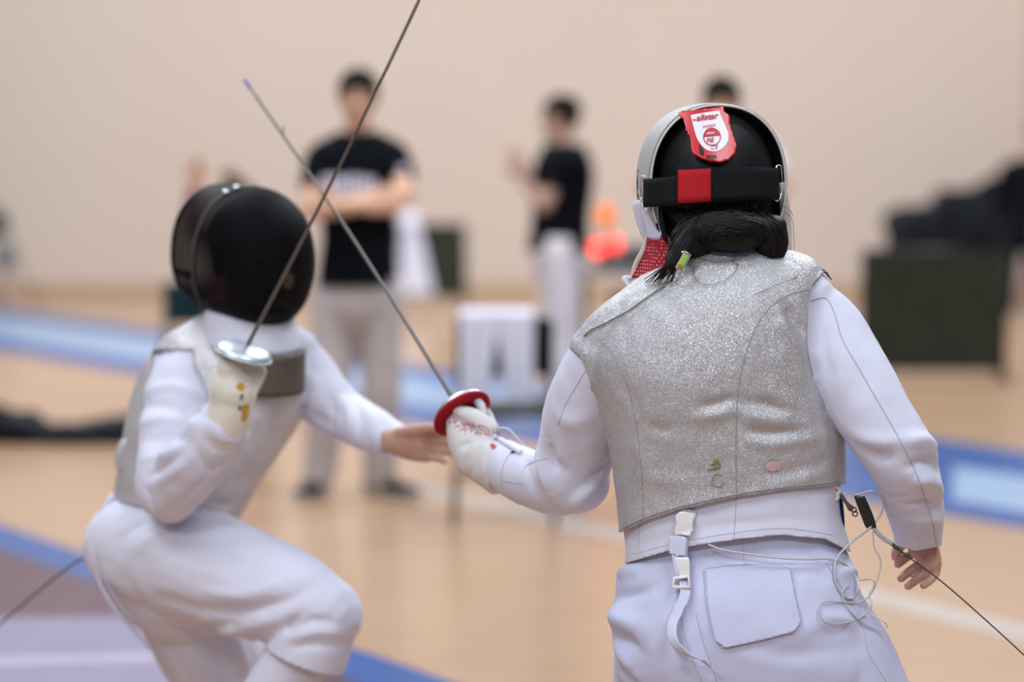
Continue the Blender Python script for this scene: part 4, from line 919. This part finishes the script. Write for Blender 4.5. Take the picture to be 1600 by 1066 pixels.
# bib at both sides of the neck
def bibstrip(pts, w0, mt, nm, th=.004, side=RT): return obj(nm, ribbon(crom(pts, 5), side, w0, th), mt, mkR)
L1 = crom([P(1013, 368, DR + .05), P(1009, 392, DR + .05), P(1000, 414, DR + .05), P(988, 434, DR + .05)], 6); L2 = crom([P(1042, 366, DR - .0), P(1046, 392, DR - .005), P(1043, 414, DR - .015), P(1036, 438, DR - .03)], 6)
Vp = np.array([lerp(P(lerp(1004, 1014, j / 11), lerp(318, 374, j / 11), DR + .05), P(lerp(1034, 1041, j / 11), lerp(318, 374, j / 11), DR + .005), t) + A(0, -.012, 0) * math.sin(t * math.pi) for j in range(12) for t in np.linspace(0, 1, 8)])
obj('bib_padding', (Vp, np.array([(j * 8 + i, j * 8 + i + 1, (j + 1) * 8 + i + 1, (j + 1) * 8 + i) for j in range(11) for i in range(7)])), M['webbing'], mkR, solid=.004)
obj('padding_edge', tube([P(1032, 322, DR - .008), P(1034, 348, DR - .008), P(1040, 374, DR - .008)], [.004, .005, .004], n=8, flat=.6, fdir=A(0, 1, 0)), M['black_cloth'], mkR)
nu = 8; Vb = np.array([lerp(a, b, t) + A(0, -.010, 0) * math.sin(t * math.pi) for a, b in zip(L1, L2) for t in np.linspace(0, 1, nu)]); Qb = np.array([(j * nu + i, j * nu + i + 1, (j + 1) * nu + i + 1, (j + 1) * nu + i) for j in range(len(L1) - 1) for i in range(nu - 1)])
m = fabric('red_bib_lining', (.34, .02, .03), .2); v = nd(m, 'ShaderNodeTexVoronoi'); v.inputs['Scale'].default_value = 1; v.inputs['Randomness'].default_value = .15; lk(m, coords(m, (260, 130, 170)), v.inputs['Vector'])
cr = nd(m, 'ShaderNodeValToRGB'); cr.color_ramp.elements[0].position = .22; cr.color_ramp.elements[1].position = .30; cr.color_ramp.elements[0].color = (.62, .42, .40, 1); cr.color_ramp.elements[1].color = (.33, .02, .03, 1); lk(m, v.outputs['Distance'], cr.inputs['Fac']); lk(m, cr.outputs['Color'], m.node_tree.nodes['Principled BSDF'].inputs['Base Color'])
obj('bib', (Vb, Qb), m, mkR, solid=.003, label='red dotted bib lining')
obj('bib_binding', tube([P(1000, 300, DR + .04), P(1012, 330, DR + .045), P(1016, 356, DR + .05), P(1006, 390, DR + .05), P(994, 412, DR + .05), P(989, 433, DR + .05)], [.004, .007, .006, .0055, .005, .005], n=10, flat=.6, fdir=A(0, 1, 0)), M['beige'], mkR)
obj('bib_side', tube([P(1003, 318, DR + .07), P(1008, 345, DR + .075), P(1014, 372, DR + .08)], [.018, .016, .010], n=12, flat=.4, fdir=A(0, 1, 0)), M['shirt_w'], mkR)
obj('bib_binding', tube([P(1222, 288, DR + .03), P(1226, 320, DR + .04), P(1229, 355, DR + .05), P(1232, 398, DR + .05)], [.006, .009, .009, .006], n=10, flat=.6, fdir=A(0, 1, 0)), M['beige'], mkR)
obj('bib_tab', tube([P(986, 434, DR + .05), P(976, 436, DR + .05), P(982, 446, DR + .045)], [.004, .006, .004], n=8), M['shirt_w'], mkR)
obj('bib_frame', tube([P(992, 318, DR + .09), P(996, 342, DR + .09), P(1003, 366, DR + .09)], .0022, n=8), M['black_pl'], mkR)

# glove of the weapon hand
GD = DR + .32; bl = nrm(P(385, 128, 5.05) - P(700, 612, GD + .01)); grip0 = P(722, 648, GD - .005); side_g = nrm(np.cross(bl, A(0, 0, 1)))
wrist = P(768, 712, DR + .275); pal = nrm(P(728, 664, GD) - wrist)
tn = nrm(A(.45, .30, .85)); pnm = nrm(np.cross(pal, tn)); pnm = pnm if pnm[1] > 0 else -pnm
gp = hand_parts(wrist + pal * .0, pal, pnm, tn, [(1.0, 1.3, .8), (1.1, 1.4, .9), (1.2, 1.4, .9), (1.3, 1.4, .9)], 1.15, .84, 0, (.45, .9, .25), .25)
gp += [tube([P(717, 662, GD - .01), P(726, 690, GD - .02), P(744, 720, GD - .03)], [.025, .032, .037], n=18), tube([P(716, 644, GD - .022), P(738, 652, GD - .026), P(762, 672, GD - .03)], [.013, .018, .023], n=14), tube([P(742, 712, GD - .035), P(768, 726, GD - .05), P(790, 738, GD - .065)], [.042, .045, .049], n=22, rnd=False)]
VG, QG = remesh(gp, .0032, 8)
for _ in range(3): VG = relax(VG, QG, 1)
SG = Surf(VG, QG)
VG = apply_folds(VG, QG, SG, [([(716, 700), (730, 694), (745, 690)], -.004, .005), ([(722, 715), (735, 705), (742, 690)], .003, .006), ([(700, 642), (722, 662), (748, 672)], -.006, .005), ([(735, 745), (742, 720), (750, 700)], -.004, .004), ([(748, 752), (756, 725), (764, 698)], .003, .006)]); SG = Surf(VG, QG)
glv = obj('glove', (VG, QG), M['glove'], rootR, label='white leather glove with red speckles')
dots = []; rg2 = random.Random(5)
for i in range(150):
    t = rg2.random(); c = crom([(703, 656), (726, 668), (750, 672), (784, 678)], 8); q = c[int(t * (len(c) - 1))]; wv = 4 + 5 * math.sin(t * 3.1)
    h = SG.hit(q[0] + rg2.uniform(-4, 4), q[1] + rg2.uniform(-wv, wv), .0002); dots.append(ell(h, RT * .0014, A(0, .0014, 0), A(0, 0, .0014), 6, 4))
obj('speckles', join(dots), M['red_dot'], glv, kind='stuff')
SGJ = Surf(*join([(VG, QG.tolist()), (VJ, QJ.tolist())]))
obj('emblem', join([patch(SGJ, [(764, 696), (770, 694), (776, 697), (774, 702), (768, 702), (769, 698)], 1.5, .0015)]), M['print_r'], glv, label='small red emblem on the cuff')
obj('cuff_tab', tube(SGJ.line([(772, 684), (790, 694), (812, 708)], .002, 3), [.006] * 7, n=8, m=1), M['white'], glv)
obj('cuff_edge', tube(SGJ.line([(800, 709), (808, 707), (816, 707)], .003, 3), .0018, n=6, m=1), M['navy'], glv)

# ------------------------------------------------------------------ far fencer in the black mask
DL = 5.08
JL = dict(neck=P(392, 528, DL), head=P(392, 402, DL - .02), shL=P(440, 580, DL + .06), shR=P(282, 590, DL - .04), elR=P(258, 772, DL - .20), wrR=P(338, 668, DL - .30), elL=P(540, 640, DL + .0), wrL=P(628, 690, DL - .12),
          hpL=P(272, 862, DL + .10), hpR=P(232, 858, DL - .05))
JL['knR'] = P(512, 968, DL - .22); JL['anR'] = JL['knR'] + A(-.24, .02, -.33); JL['toR'] = JL['anR'] + A(.06, -.02, -.16)
JL['knL'] = P(385, 1120, DL + .16); JL['anL'] = A(JL['knL'][0] - .16, JL['knL'][1] + .36, .14); JL['toL'] = JL['anL'] + A(.05, .04, -.115)
JL['fr'] = head_frame((.60, -.78, -.16))
rootL = thing('person', 'far fencer crouching in black wire mask, grey vest and white jacket', 'person', lerp(JL['anL'], JL['anR'], .5) * A(1, 1, 0))
# bare rear hand reaching out behind the other fencer's guard
hL = hand_parts(JL['wrL'] + A(-.02, 0, 0), A(1, -.35, -.02), A(-.3, -.9, -.1), A(.1, -.2, 1), [(.15, .2, .1), (.2, .25, .1), (.25, .3, .15), (.3, .35, .2)], 1.2, .88, 0, (.3, .9, .2), .1)
obj('body', body(JL, {'L': hL}, .006, .86, arm=.85, fine=.0028), M['skin'], rootL); face_bits(rootL, JL['head'], JL['fr'], M['hair'], .92)
obj('hair', hair_cap(JL['head'], JL['fr'], .92, .014), M['hair'], rootL, solid=.004)
fl_, ff_, fu_ = JL['fr']
obj('hair_tail', join([tube([P(300 + random.uniform(-4, 4), 430 + random.uniform(-5, 5), DL + .05), P(285, 425 + random.uniform(-5, 5), DL + .05), P(272 + random.uniform(-4, 6), 422 + random.uniform(-4, 6), DL + .05)], [.004, .003, .0008], n=6) for _ in range(14)]), M['hair'], rootL)

L_rings = [ringpx(l, r, DL + o, h) for l, r, o, h in [((345, 486), (448, 512), 0, .062), ((312, 502), (462, 528), 0, .082), ((264, 528), (478, 556), 0, .108), ((230, 564), (486, 592), 0, .126), ((212, 614), (474, 640), 0, .134), ((202, 664), (446, 690), 0, .134), ((194, 712), (414, 738), 0, .128), ((186, 752), (384, 786), 0, .122), ((180, 790), (358, 826), 0, .122), ((172, 820), (345, 852), 0, .122)]]
aR = [(P(298, 572, DL - .03), .072), (P(284, 616, DL - .07), .074), (P(276, 682, DL - .13), .074), (P(262, 746, DL - .19), .066), (P(264, 772, DL - .21), .060), (P(290, 742, DL - .25), .064), (P(318, 706, DL - .28), .064), (P(346, 668, DL - .305), .056), (P(358, 652, DL - .31), .050)]
aL = [(P(430, 560, DL + .06), .072), (P(470, 588, DL + .05), .072), (P(508, 626, DL + .02), .064), (P(540, 650, DL - .0), .054), (P(580, 672, DL - .06), .047), (P(612, 686, DL - .10), .037), (P(626, 690, DL - .12), .031)]
jp = [loft(grow(L_rings, -.004), n=36, m=4, e=2.25), tube([a for a, _ in aR], [r for _, r in aR], n=24, m=4, rnd=False), tube([a for a, _ in aL], [r for _, r in aL], n=24, m=4, rnd=False),
      tube([P(335, 538, DL), P(298, 572, DL - .03)], [.064, .072]), tube([P(420, 532, DL + .02), P(452, 562, DL + .05)], [.06, .07]), ell(P(268, 768, DL - .205), RT * .055, A(0, .055, 0), A(0, 0, .055))]
VL, QL = remesh(jp, .006, 8); SL = Surf(VL, QL)
fl2 = [([(226, 612), (270, 604), (322, 622)], .008, .014), ([(222, 636), (270, 634), (325, 650)], -.007, .012), ([(220, 662), (262, 655), (318, 668)], .008, .014), ([(222, 690), (260, 684), (300, 690)], -.007, .012), ([(222, 716), (250, 712), (290, 706)], .007, .013), ([(230, 742), (256, 730), (292, 700)], -.010, .010), ([(240, 762), (262, 744), (300, 716)], .006, .011), ([(226, 764), (234, 780), (240, 800)], -.006, .008),
       ([(300, 700), (330, 735), (352, 722)], -.005, .010), ([(270, 800), (300, 770), (330, 740)], -.004, .008), ([(330, 665), (352, 690), (382, 690)], .004, .010), ([(318, 680), (340, 700), (370, 700)], -.004, .008),
       ([(470, 560), (500, 610), (530, 640)], .004, .014), ([(505, 610), (520, 635), (515, 668)], -.009, .010), ([(530, 612), (545, 640), (545, 670)], .008, .011), ([(555, 628), (562, 655), (560, 680)], -.008, .009), ([(578, 642), (585, 665), (582, 695)], .006, .010), ([(597, 655), (604, 675), (602, 700)], -.005, .008), ([(470, 640), (500, 655), (520, 670)], -.006, .012)]
VL = apply_folds(VL, QL, SL, fl2); NL = normals(VL, QL); VL = VL + NL * (.0040 * nz(VL, (13, 13, 11), 6.1) + .0016 * nz(VL, 32, 3.3))[:, None]
nkL = np.linalg.norm(VL - P(394, 495, DL), axis=1) - .072
wc = (P(634, 692, DL - .125) - VL) @ nrm(P(626, 690, DL - .12) - P(580, 672, DL - .06))
jacketL = obj('jacket', clip(VL, QL, np.minimum(nkL, np.where(topx(VL)[:, 0] > 560, wc, 1))), M['whiteL'], rootL, solid=.003)
SL = Surf(VL, QL)
obj('collar', loft([(P(390, 530, DL), RT * .092, A(0, .088, 0)), (P(392, 512, DL - .005), RT * .078, A(0, .078, 0)), (P(393, 494, DL - .01), RT * .072, A(0, .072, 0))], n=32, m=3, cap=False), M['whiteL'], rootL, solid=.005)
# grey vest
VQ, QQ = remesh([loft(grow(L_rings, .006), n=36, m=4, e=2.25), tube([P(335, 538, DL), P(296, 572, DL - .03)], [.072, .080]), tube([P(420, 532, DL + .02), P(452, 562, DL + .05)], [.066, .077])], .006, 7)
SQ = Surf(VQ, QQ)
VQ = apply_folds(VQ, QQ, SQ, [([(330, 780), (352, 790), (372, 784)], -.008, .010), ([(340, 800), (352, 806), (362, 800)], .007, .010), ([(400, 640), (420, 690), (410, 730)], .006, .018), ([(430, 600), (440, 640), (430, 680)], -.006, .014), ([(370, 700), (385, 740), (370, 780)], -.005, .014), ([(300, 500), (330, 540), (350, 560)], -.005, .012)])
NQ = normals(VQ, QQ); VQ = VQ + NQ * (.004 * nz(VQ, 13, 9.2))[:, None]
vp = [(300, 474), (330, 500), (345, 520), (356, 545), (372, 560), (440, 540), (446, 520), (466, 530), (462, 560), (466, 600), (470, 650), (520, 700), (420, 830), (380, 836), (345, 826), (300, 800), (250, 790), (172, 776), (150, 700), (205, 620), (224, 590), (236, 566), (250, 552), (278, 548), (306, 556), (322, 590), (330, 640), (335, 580), (330, 545), (312, 532), (280, 520), (250, 530), (220, 560), (180, 560), (240, 500)]
vp = [(296, 478), (325, 496), (345, 520), (362, 548), (440, 548), (452, 530), (462, 536), (460, 575), (466, 630), (540, 700), (440, 840), (345, 828), (300, 806), (172, 782), (150, 700), (180, 600), (200, 560), (225, 520), (250, 500), (270, 480)]
gv = polysdf(topx(VQ), vp); arm_d = np.linalg.norm(np.cross(VQ - P(294, 576, DL - .04), nrm(P(276, 682, DL - .13) - P(294, 576, DL - .04))), axis=1)
near = (topx(VQ)[:, 0] < 335) & (topx(VQ)[:, 1] > 545) & (((VQ - P(300, 600, DL)) @ FW) < -.02)
obj('vest', clip(VQ, QQ, np.minimum(gv * .001, np.where(near, arm_d - .080, 1))), M['lameL'], rootL, solid=.003, label='grey metallic sleeveless overvest')
# breeches
def hp_(x, y, o): return P(x, y, DL + o)
bl_ = [ringpx(l, r, DL + o, h) for l, r, o, h in [((172, 770), (352, 812), .02, .112), ((160, 806), (352, 846), .02, .122), ((150, 850), (352, 892), .02, .136), ((158, 902), (350, 930), .03, .140), ((190, 950), (345, 965), .05, .125), ((230, 990), (340, 990), .07, .09)]]
thR = [(hp_(216, 856, -.04), .112), (hp_(290, 876, -.09), .116), (hp_(370, 905, -.13), .112), (hp_(450, 934, -.18), .100), (hp_(506, 962, -.22), .080)]
shR_ = [(hp_(500, 962, -.22), .078), (hp_(488, 1000, -.215), .082), (hp_(470, 1046, -.21), .082)]
thL = [(hp_(276, 900, .09), .115), (hp_(305, 970, .10), .112), (hp_(342, 1040, .13), .108), (hp_(380, 1110, .16), .088), (hp_(384, 1135, .19), .08)]
bp = [loft(bl_, n=36, m=4, e=2.2)] + [tube([a for a, _ in q], [r for _, r in q], n=24, m=4, rnd=(i != 1)) for i, q in enumerate((thR, shR_, thL))] + [ell(hp_(510, 962, -.22), RT * .068, A(0, .07, 0), A(0, 0, .066))]
V2, Q2 = remesh(bp, .006, 8); S2 = Surf(V2, Q2)
V2 = apply_folds(V2, Q2, S2, [([(250, 935), (340, 958), (430, 945), (490, 915)], -.012, .014), ([(260, 965), (350, 985), (430, 970)], .009, .013), ([(300, 925), (380, 930), (450, 905)], .006, .014), ([(180, 850), (230, 815), (290, 815)], -.005, .012), ([(190, 880), (240, 840), (300, 830)], .005, .014), ([(455, 985), (490, 970), (525, 975)], -.008, .009), ([(450, 1000), (490, 988), (535, 990)], .007, .010), ([(455, 1012), (495, 1008), (540, 1010)], -.006, .009), ([(440, 985), (452, 978), (470, 960)], -.010, .010),
    ([(260, 985), (280, 1030), (300, 1080)], -.007, .012), ([(290, 990), (310, 1030), (325, 1080)], .006, .012), ([(320, 985), (345, 1030), (360, 1075)], -.007, .012), ([(362, 985), (380, 1030), (395, 1070)], .006, .012), ([(240, 975), (300, 985), (360, 975)], -.010, .012), ([(200, 905), (225, 945), (255, 965)], -.005, .014)])
N2 = normals(V2, Q2); V2 = V2 + N2 * (.0045 * nz(V2, (12, 12, 10), 1.9) + .0014 * nz(V2, 30, 2.9))[:, None]
ax = nrm(P(470, 1046, DL - .21) - P(500, 962, DL - .22)); cutk = (V2 - P(478, 1030, DL - .21)) @ ax
p2 = topx(V2); g2 = np.where((V2 - P(440, 1000, DL - .12)) @ FW < 0, -cutk, 1.0); g2 = np.where(p2[:, 0] > 395, g2, 1.0)
breechL = obj('breeches', clip(V2, Q2, g2), M['whiteL'], rootL, solid=.003)
obj('knee_band', tube([P(528, 1052, DL - .22), P(510, 1046, DL - .25), P(480, 1034, DL - .28)], .004, n=8), M['black_cloth'], breechL)
for k, r in (('R', (.064, .066, .050, .042)), ('L', (.060, .062, .050, .042))):
    a, b = JL['kn' + k], JL['an' + k]; obj('stocking', tube([lerp(a, b, .12), lerp(a, b, .35), lerp(a, b, .75), b], r, n=20), M['whiteL'], rootL); shoes(rootL, JL, M['shoe'], M['sole'], k)
# cord hanging at the back and a strap loop
obj('waist_cord', tube([P(176, 778, DL - .06), P(156, 806, DL - .08), P(147, 850, DL - .1), P(152, 900, DL - .1), P(178, 950, DL - .1), P(210, 985, DL - .09), P(232, 1012, DL - .08)], .0045, n=8), M['webbing'], rootL)
obj('waist_cord', tube([P(166, 800, DL - .09), P(152, 860, DL - .12), P(172, 920, DL - .12), P(206, 970, DL - .11)], .003, n=8), M['thread'], rootL)
obj('strap_loop', tube([P(212, 700, DL - .05), P(196, 694, DL - .06), P(188, 712, DL - .06), P(192, 740, DL - .05)], [.010, .012, .012, .010], n=10, flat=.5, fdir=A(0, 1, 0)), M['lameL'], rootL)

# mask
M['seam_g'] = mat('dark_grey_trim', (.055, .05, .05), .6)
ML = P(381, 397, DL - .03)
mk = obj('mask', mask_shell(ML, JL['fr'], -.100, 1.04), M['mesh_k'], rootL, solid=.003, label='black wire mesh fencing mask')
r_, f_, u_ = JL['fr']
obj('front_seam', tube(ovalring(ML, JL['fr'], .012, .1268, .1435, 40, -math.pi * .42, math.pi * .52), .0045, n=8, m=1), M['seam_g'], mk)
obj('rim', tube(ovalring(ML, JL['fr'], -.104, .110, .127, 48), .004, n=8, m=1), M['black_pl'], mk)
for t in (1.12, 1.32): c = ovalring(ML, JL['fr'], .012, .131, .147, 2, t, t + .1)[0]; obj('rivet', ell(c, r_ * .007, f_ * .007, u_ * .005, 10, 6), M['chrome'], mk)
VM = mask_shell(ML, JL['fr'], -.100, 1.04)
# bib: white band under the chin, darker metal cloth below
def bibs(th0, th1, z0, z1, y0, y1, a0, a1, n=26, k=8):
    V = []
    for i in range(n):
        t = lerp(th0, th1, i / (n - 1))
        for j in range(k):
            q = j / (k - 1); V.append(ML + f_ * (lerp(y0, y1, q)) + (r_ * math.cos(t) + f_ * math.sin(t)) * lerp(a0, a1, q) + A(0, 0, 1) * lerp(z0, z1, q))
    return np.array(V), np.array([(i * k + j, i * k + j + 1, (i + 1) * k + j + 1, (i + 1) * k + j) for i in range(n - 1) for j in range(k - 1)])
obj('bib', bibs(-.6, math.pi + .6, -.105, -.182, .02, .03, .092, .104), M['whiteL'], mk, solid=.004)
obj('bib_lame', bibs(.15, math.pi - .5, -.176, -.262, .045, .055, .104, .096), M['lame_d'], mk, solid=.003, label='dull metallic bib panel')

# glove of the weapon hand and its foil hand
GL = DL - .34; wl_ = P(352, 656, DL - .31); fw_ = nrm(P(368, 572, GL) - wl_)
gp = hand_parts(wl_, fw_, A(.2, 1, .0), A(.95, .1, 0), [(1.2, 1.4, .9)] * 4, 1.3, .95, 0, (.35, .9, .35), .2)
gp += [tube([P(364, 586, GL + .01), P(365, 610, GL), P(362, 640, DL - .32)], [.038, .046, .042], n=20, flat=.85, fdir=A(0, 1, 0)), tube([P(362, 636, DL - .325), P(352, 664, DL - .315), P(344, 676, DL - .31)], [.045, .047, .048], n=20), tube([P(352, 558, GL - .0), P(360, 575, GL - .01)], [.017, .026])]
Vg, Qg = remesh(gp, .004, 8)
for _ in range(9): Vg = relax(Vg, Qg, 1)
g_l = obj('glove', (Vg, Qg), M['gloveL'], rootL, label='cream leather glove with yellow print'); Sg = Surf(Vg, Qg)
M['yel'] = mat('yellow_print', (.55, .30, .03), .7)
star = [(376 + (9 if i % 2 == 0 else 5) * math.cos(i * math.pi / 6), 604 + (9 if i % 2 == 0 else 5) * math.sin(i * math.pi / 6)) for i in range(12)]
obj('glove_print', patch(Sg, star, 2, .001), M['yel'], g_l); obj('glove_print', patch(Sg, [(378, 634), (389, 631), (387, 650), (382, 660), (377, 655)], 2, .001), M['yel'], g_l)
obj('glove_print', patch(Sg, [(376, 616), (381, 616), (379, 625), (374, 624)], 2, .001), M['grey_box'], g_l); obj('glove_print', patch(Sg, [(372, 634), (377, 634), (377, 641), (372, 641)], 2, .001), M['grey_box'], g_l)

# ------------------------------------------------------------------ foils, cords, reel wires
def foil(name, label, g, tip, bend, grip_to, pad, tipmat, guard_n=None):
    g, tip = np.asarray(g), np.asarray(tip); ax = nrm(tip - g); n_ = nrm(guard_n) if guard_n is not None else ax
    t = thing(name, label, 'foil', g)
    x = nrm(np.cross(n_, A(0, 0, 1))); y = np.cross(n_, x)
    Rg = .056
    dome = loft([(g + n_ * z, x * r, y * r) for z, r in ((-.004, Rg), (.002, Rg * .98), (.010, Rg * .80), (.016, Rg * .5), (.019, Rg * .2), (.0195, .004))], n=40, m=3, cap=False)
    obj('guard', dome, M['guard'], t, solid=.002)
    obj('guard_rim', tube(np.vstack([[g - n_ * .004 + x * Rg * math.cos(a) + y * Rg * math.sin(a) for a in np.linspace(0, 2 * math.pi, 49)]]), .0022, n=8, m=1), M['guard'], t)
    if pad: 
        obj('guard_pad', loft([(g - n_ * .006 + n_ * z, x * r, y * r) for z, r in ((.0, Rg * .99), (-.004, Rg * .97), (-.004, Rg * .6), (.004, Rg * .4), (.006, .01))], n=40, m=2, cap=False), M['red_pad'], t, solid=.003)
        obj('pad_rim', tube(np.array([g - n_ * .006 + x * Rg * .97 * math.cos(a) + y * Rg * .97 * math.sin(a) for a in np.linspace(0, 2 * math.pi, 49)]), .0042, n=10, m=1), M['red_pad'], t)
    s = np.linspace(0, 1, 40); bd = np.asarray(bend); pts = np.array([lerp(g + ax * .012, tip, q) + bd * math.sin(q * math.pi) for q in s])
    obj('blade', tube(pts, np.interp(s, [0, .1, .6, 1], [.0042, .0038, .0030, .0024]), n=8, m=1), M['steel'], t)
    obj('tip_tape', tube(pts[-2:], [.0033, .0036], n=10, m=1), M[tipmat], t)
    obj('barrel', tube(pts[30:38], .0031, n=8, m=1), M['grey_box'], t)
    q = pts[32]; obj('tape_end', tube([q, q + ax * .012 + UP * .010 + RT * .006], .0016, n=6), M['grey_box'], t)
    obj('grip', tube([g, lerp(g, np.asarray(grip_to), .5), np.asarray(grip_to)], [.010, .012, .011], n=12), M['black_pl'], t)
    return t
foil('foil', 'near fencer\'s foil with red padded guard and blue-taped tip', P(719, 642, GD + .01), P(383, 126, 5.03), RT * .012 - UP * .004, P(760, 690, DR + .28), True, 'blue_tape')
foil('foil', 'far fencer\'s foil raised upright with bare silver guard', P(381, 551, GL - .005), P(668, -28, GL - .35), RT * .006, P(362, 600, GL + .02), False, 'grey_box', RT * .287 + UP * .958 - FW * .22)
# body wire from the guard into the sleeve
tag(obj('body_wire', tube([P(748, 630, GD - .01), P(758, 650, GD - .03), P(772, 667, GD - .04), P(792, 670, GD - .06), P(806, 682, GD - .07), P(824, 702, GD - .085), P(836, 716, DR + .17)], .0017, n=8), M['cord']), 'thin clear wire running from the red guard into the sleeve', 'wire')
obj_plug = tag(obj('wire_plug', tube([P(745, 626, GD - .01), P(752, 636, GD - .015), P(757, 648, GD - .025)], [.008, .009, .006], n=12), M['cord']), 'clear plug behind the red foil guard', 'plug')
# clip and cord at the collar
cc_ = thing('mask_cord', 'mask cord with lime and brass clip lying over the silver vest', 'cord', P(1066, 410, DR - .09))
def at(x, y, o): return P(x, y, DR + o)
clp = nrm(P(1074, 396, DR) - P(1062, 418, DR)); nn = nrm(np.cross(clp, A(0, 1, 0)))
def obx(c, l, w_, h): return loft([(c - clp * l / 2, nn * w_ / 2, A(0, h / 2, 0)), (c - clp * l * .48, nn * w_ / 2, A(0, h / 2, 0)), (c + clp * l * .48, nn * w_ / 2, A(0, h / 2, 0)), (c + clp * l / 2, nn * w_ / 2, A(0, h / 2, 0))], n=16, m=1, e=7)
obj('clip_body', obx(at(1068, 407, -.098), .030, .014, .008), M['chrome'], cc_); obj('clip_enamel', obx(at(1068.5, 406, -.102), .020, .010, .003), M['lime'], cc_); obj('clip_end', obx(at(1062, 417, -.099), .009, .013, .009), M['brass'], cc_)
obj('clip_jaw', tube([at(1066, 394, -.095), at(1072, 396, -.097), at(1077, 400, -.096)], .0022, n=8), M['chrome'], cc_); obj('ferrule', tube([at(1060, 421, -.098), at(1056, 428, -.097)], [.004, .0025], n=10), M['chrome'], cc_)
Lc = [at(1057, 427, -.098)] + [SV.hit(x, y, .004) for x, y in crom([(1050, 440), (1030, 455), (1006, 472), (980, 490), (950, 506), (926, 517)], 4)] + [at(914, 524, -.02), at(911, 532, .02), at(915, 540, .05)]
obj('cord', tube(np.array(Lc), .0017, n=8, m=2), M['cord_d'], cc_)
# reel clip at the hip
SB2 = Surf(*join([(VJ, QJ.tolist()), (VB, QB.tolist())]))
rc = thing('reel_connector', 'reel wire connector clipped to the near fencer\'s vest at the hip', 'connector', at(1345, 800, -.02))
obj('d_ring', tube([at(*q) for q in ((1296, 762, -.04), (1303, 758, -.05), (1311, 766, -.05), (1309, 778, -.05), (1300, 781, -.05), (1294, 775, -.04), (1296, 762, -.04))], .0034, n=10, m=4), M['plastic_w'], rc)
obj('d_ring', tube([at(1296, 760, -.035), at(1302, 770, -.045), at(1311, 770, -.05)], [.006, .006, .004], n=10), M['plastic_w'], rc)
obj('hook', tube([at(*q) for q in ((1309, 769, -.05), (1315, 776, -.05), (1321, 784, -.048), (1328, 793, -.046))], [.0028, .0042, .0030, .0048], n=10), M['steel'], rc)
for x, y in ((1329, 794), (1334, 797), (1336, 803)): obj('chain_link', tube([at(x + 4 * math.cos(a), y + 4 * math.sin(a), -.046 + .003 * math.cos(a)) for a in np.linspace(0, 6.283, 13)], .0013, n=6, m=1), M['steel'], rc)
obj('plug_body', loft([(at(1343, 775, -.045), RT * .0085, A(0, .008, 0)), (at(1344, 779, -.045), RT * .0095, A(0, .009, 0)), (at(1354, 804, -.042), RT * .0105, A(0, .010, 0)), (at(1360, 822, -.04), RT * .0095, A(0, .009, 0)), (at(1361, 825, -.04), RT * .0075, A(0, .007, 0))], n=16, m=3, e=5), M['black_pl'], rc)
obj('sleeve_tube', tube([at(1359, 818, -.045), at(1370, 832, -.043), at(1382, 843, -.04), at(1392, 849, -.038)], .0038, n=12), M['cord'], rc)
for x, y, l in ((1393, 850, 0), (1400, 856, 0), (1416, 868, 0)): obj('collar_ring', tube([at(x - 2, y - 1.4, -.037), at(x + 3, y + 2, -.036)], .0036, n=10), M['cord_k'], rc)
obj('strain_relief', tube([at(1392, 849, -.037), at(1418, 870, -.034)], [.0028, .0020], n=10), M['cord_k'], rc)
obj('reel_wire', tube([at(1416, 868, -.034), at(1470, 908, -.02), at(1530, 960, .0), at(1600, 1024, .03), at(1700, 1120, .06), at(1850, 1270, .1)], .0013, n=8), M['cord_k'], rc)
# loops of clear cord
def atc(x, y, o):
    r = nrm(ray(x, y)); h = SB2.b.ray_cast(Vector(CAM), Vector(r)); p = at(x, y, o)
    if h[0] is None: return p
    q = np.array(h[0]) - r * .006; return q if (q - CAM) @ FW < (p - CAM) @ FW or o < -.06 else p
bc_ = thing('looped_cord', 'clear looped body cord hanging at the near fencer\'s right hip', 'cord', at(1340, 900, -.04))
obj('cord', tube([SB2.hit(x, y, .004) for x, y in crom([(1108, 852), (1130, 860), (1180, 868), (1240, 874), (1290, 874)], 3)] + [atc(1318, 880, -.10), atc(1336, 900, -.09), at(1342, 920, -.09), atc(1334, 934, -.09), atc(1322, 934, -.095), atc(1310, 920, -.10), atc(1304, 896, -.10), atc(1308, 872, -.10), at(1330, 848, -.07), at(1356, 828, -.05), at(1372, 810, -.045), at(1380, 792, -.045), at(1376, 776, -.045), at(1360, 768, -.048), at(1345, 772, -.048), at(1336, 774, -.045)], .0019, n=8, m=4), M['cord'], bc_)
obj('cord', tube([atc(*q) for q in ((1364, 826, -.045), (1366, 856, -.05), (1376, 876, -.05), (1372, 902, -.05), (1360, 930, -.055), (1338, 942, -.075), (1300, 940, -.11), (1284, 942, -.125), (1279, 958, -.13), (1290, 972, -.13), (1320, 974, -.12), (1350, 962, -.09), (1362, 946, -.07), (1358, 930, -.06), (1366, 914, -.055), (1362, 906, -.055), (1340, 908, -.07), (1322, 918, -.09), (1316, 930, -.10), (1326, 952, -.11), (1345, 972, -.09), (1368, 984, -.07), (1380, 984, -.06), (1386, 978, -.06), (1378, 970, -.06), (1362, 962, -.065))], .0012, n=8, m=4), M['cord'], bc_)
# reel wire of the far fencer
tag(obj('reel_wire', tube([P(150, 862, DL - .1), P(100, 892, DL - .0), P(0, 976, DL + .2), P(-150, 1110, DL + .4)], .0022, n=8), M['cord_k']), 'thin dark reel wire trailing behind the far fencer', 'wire')
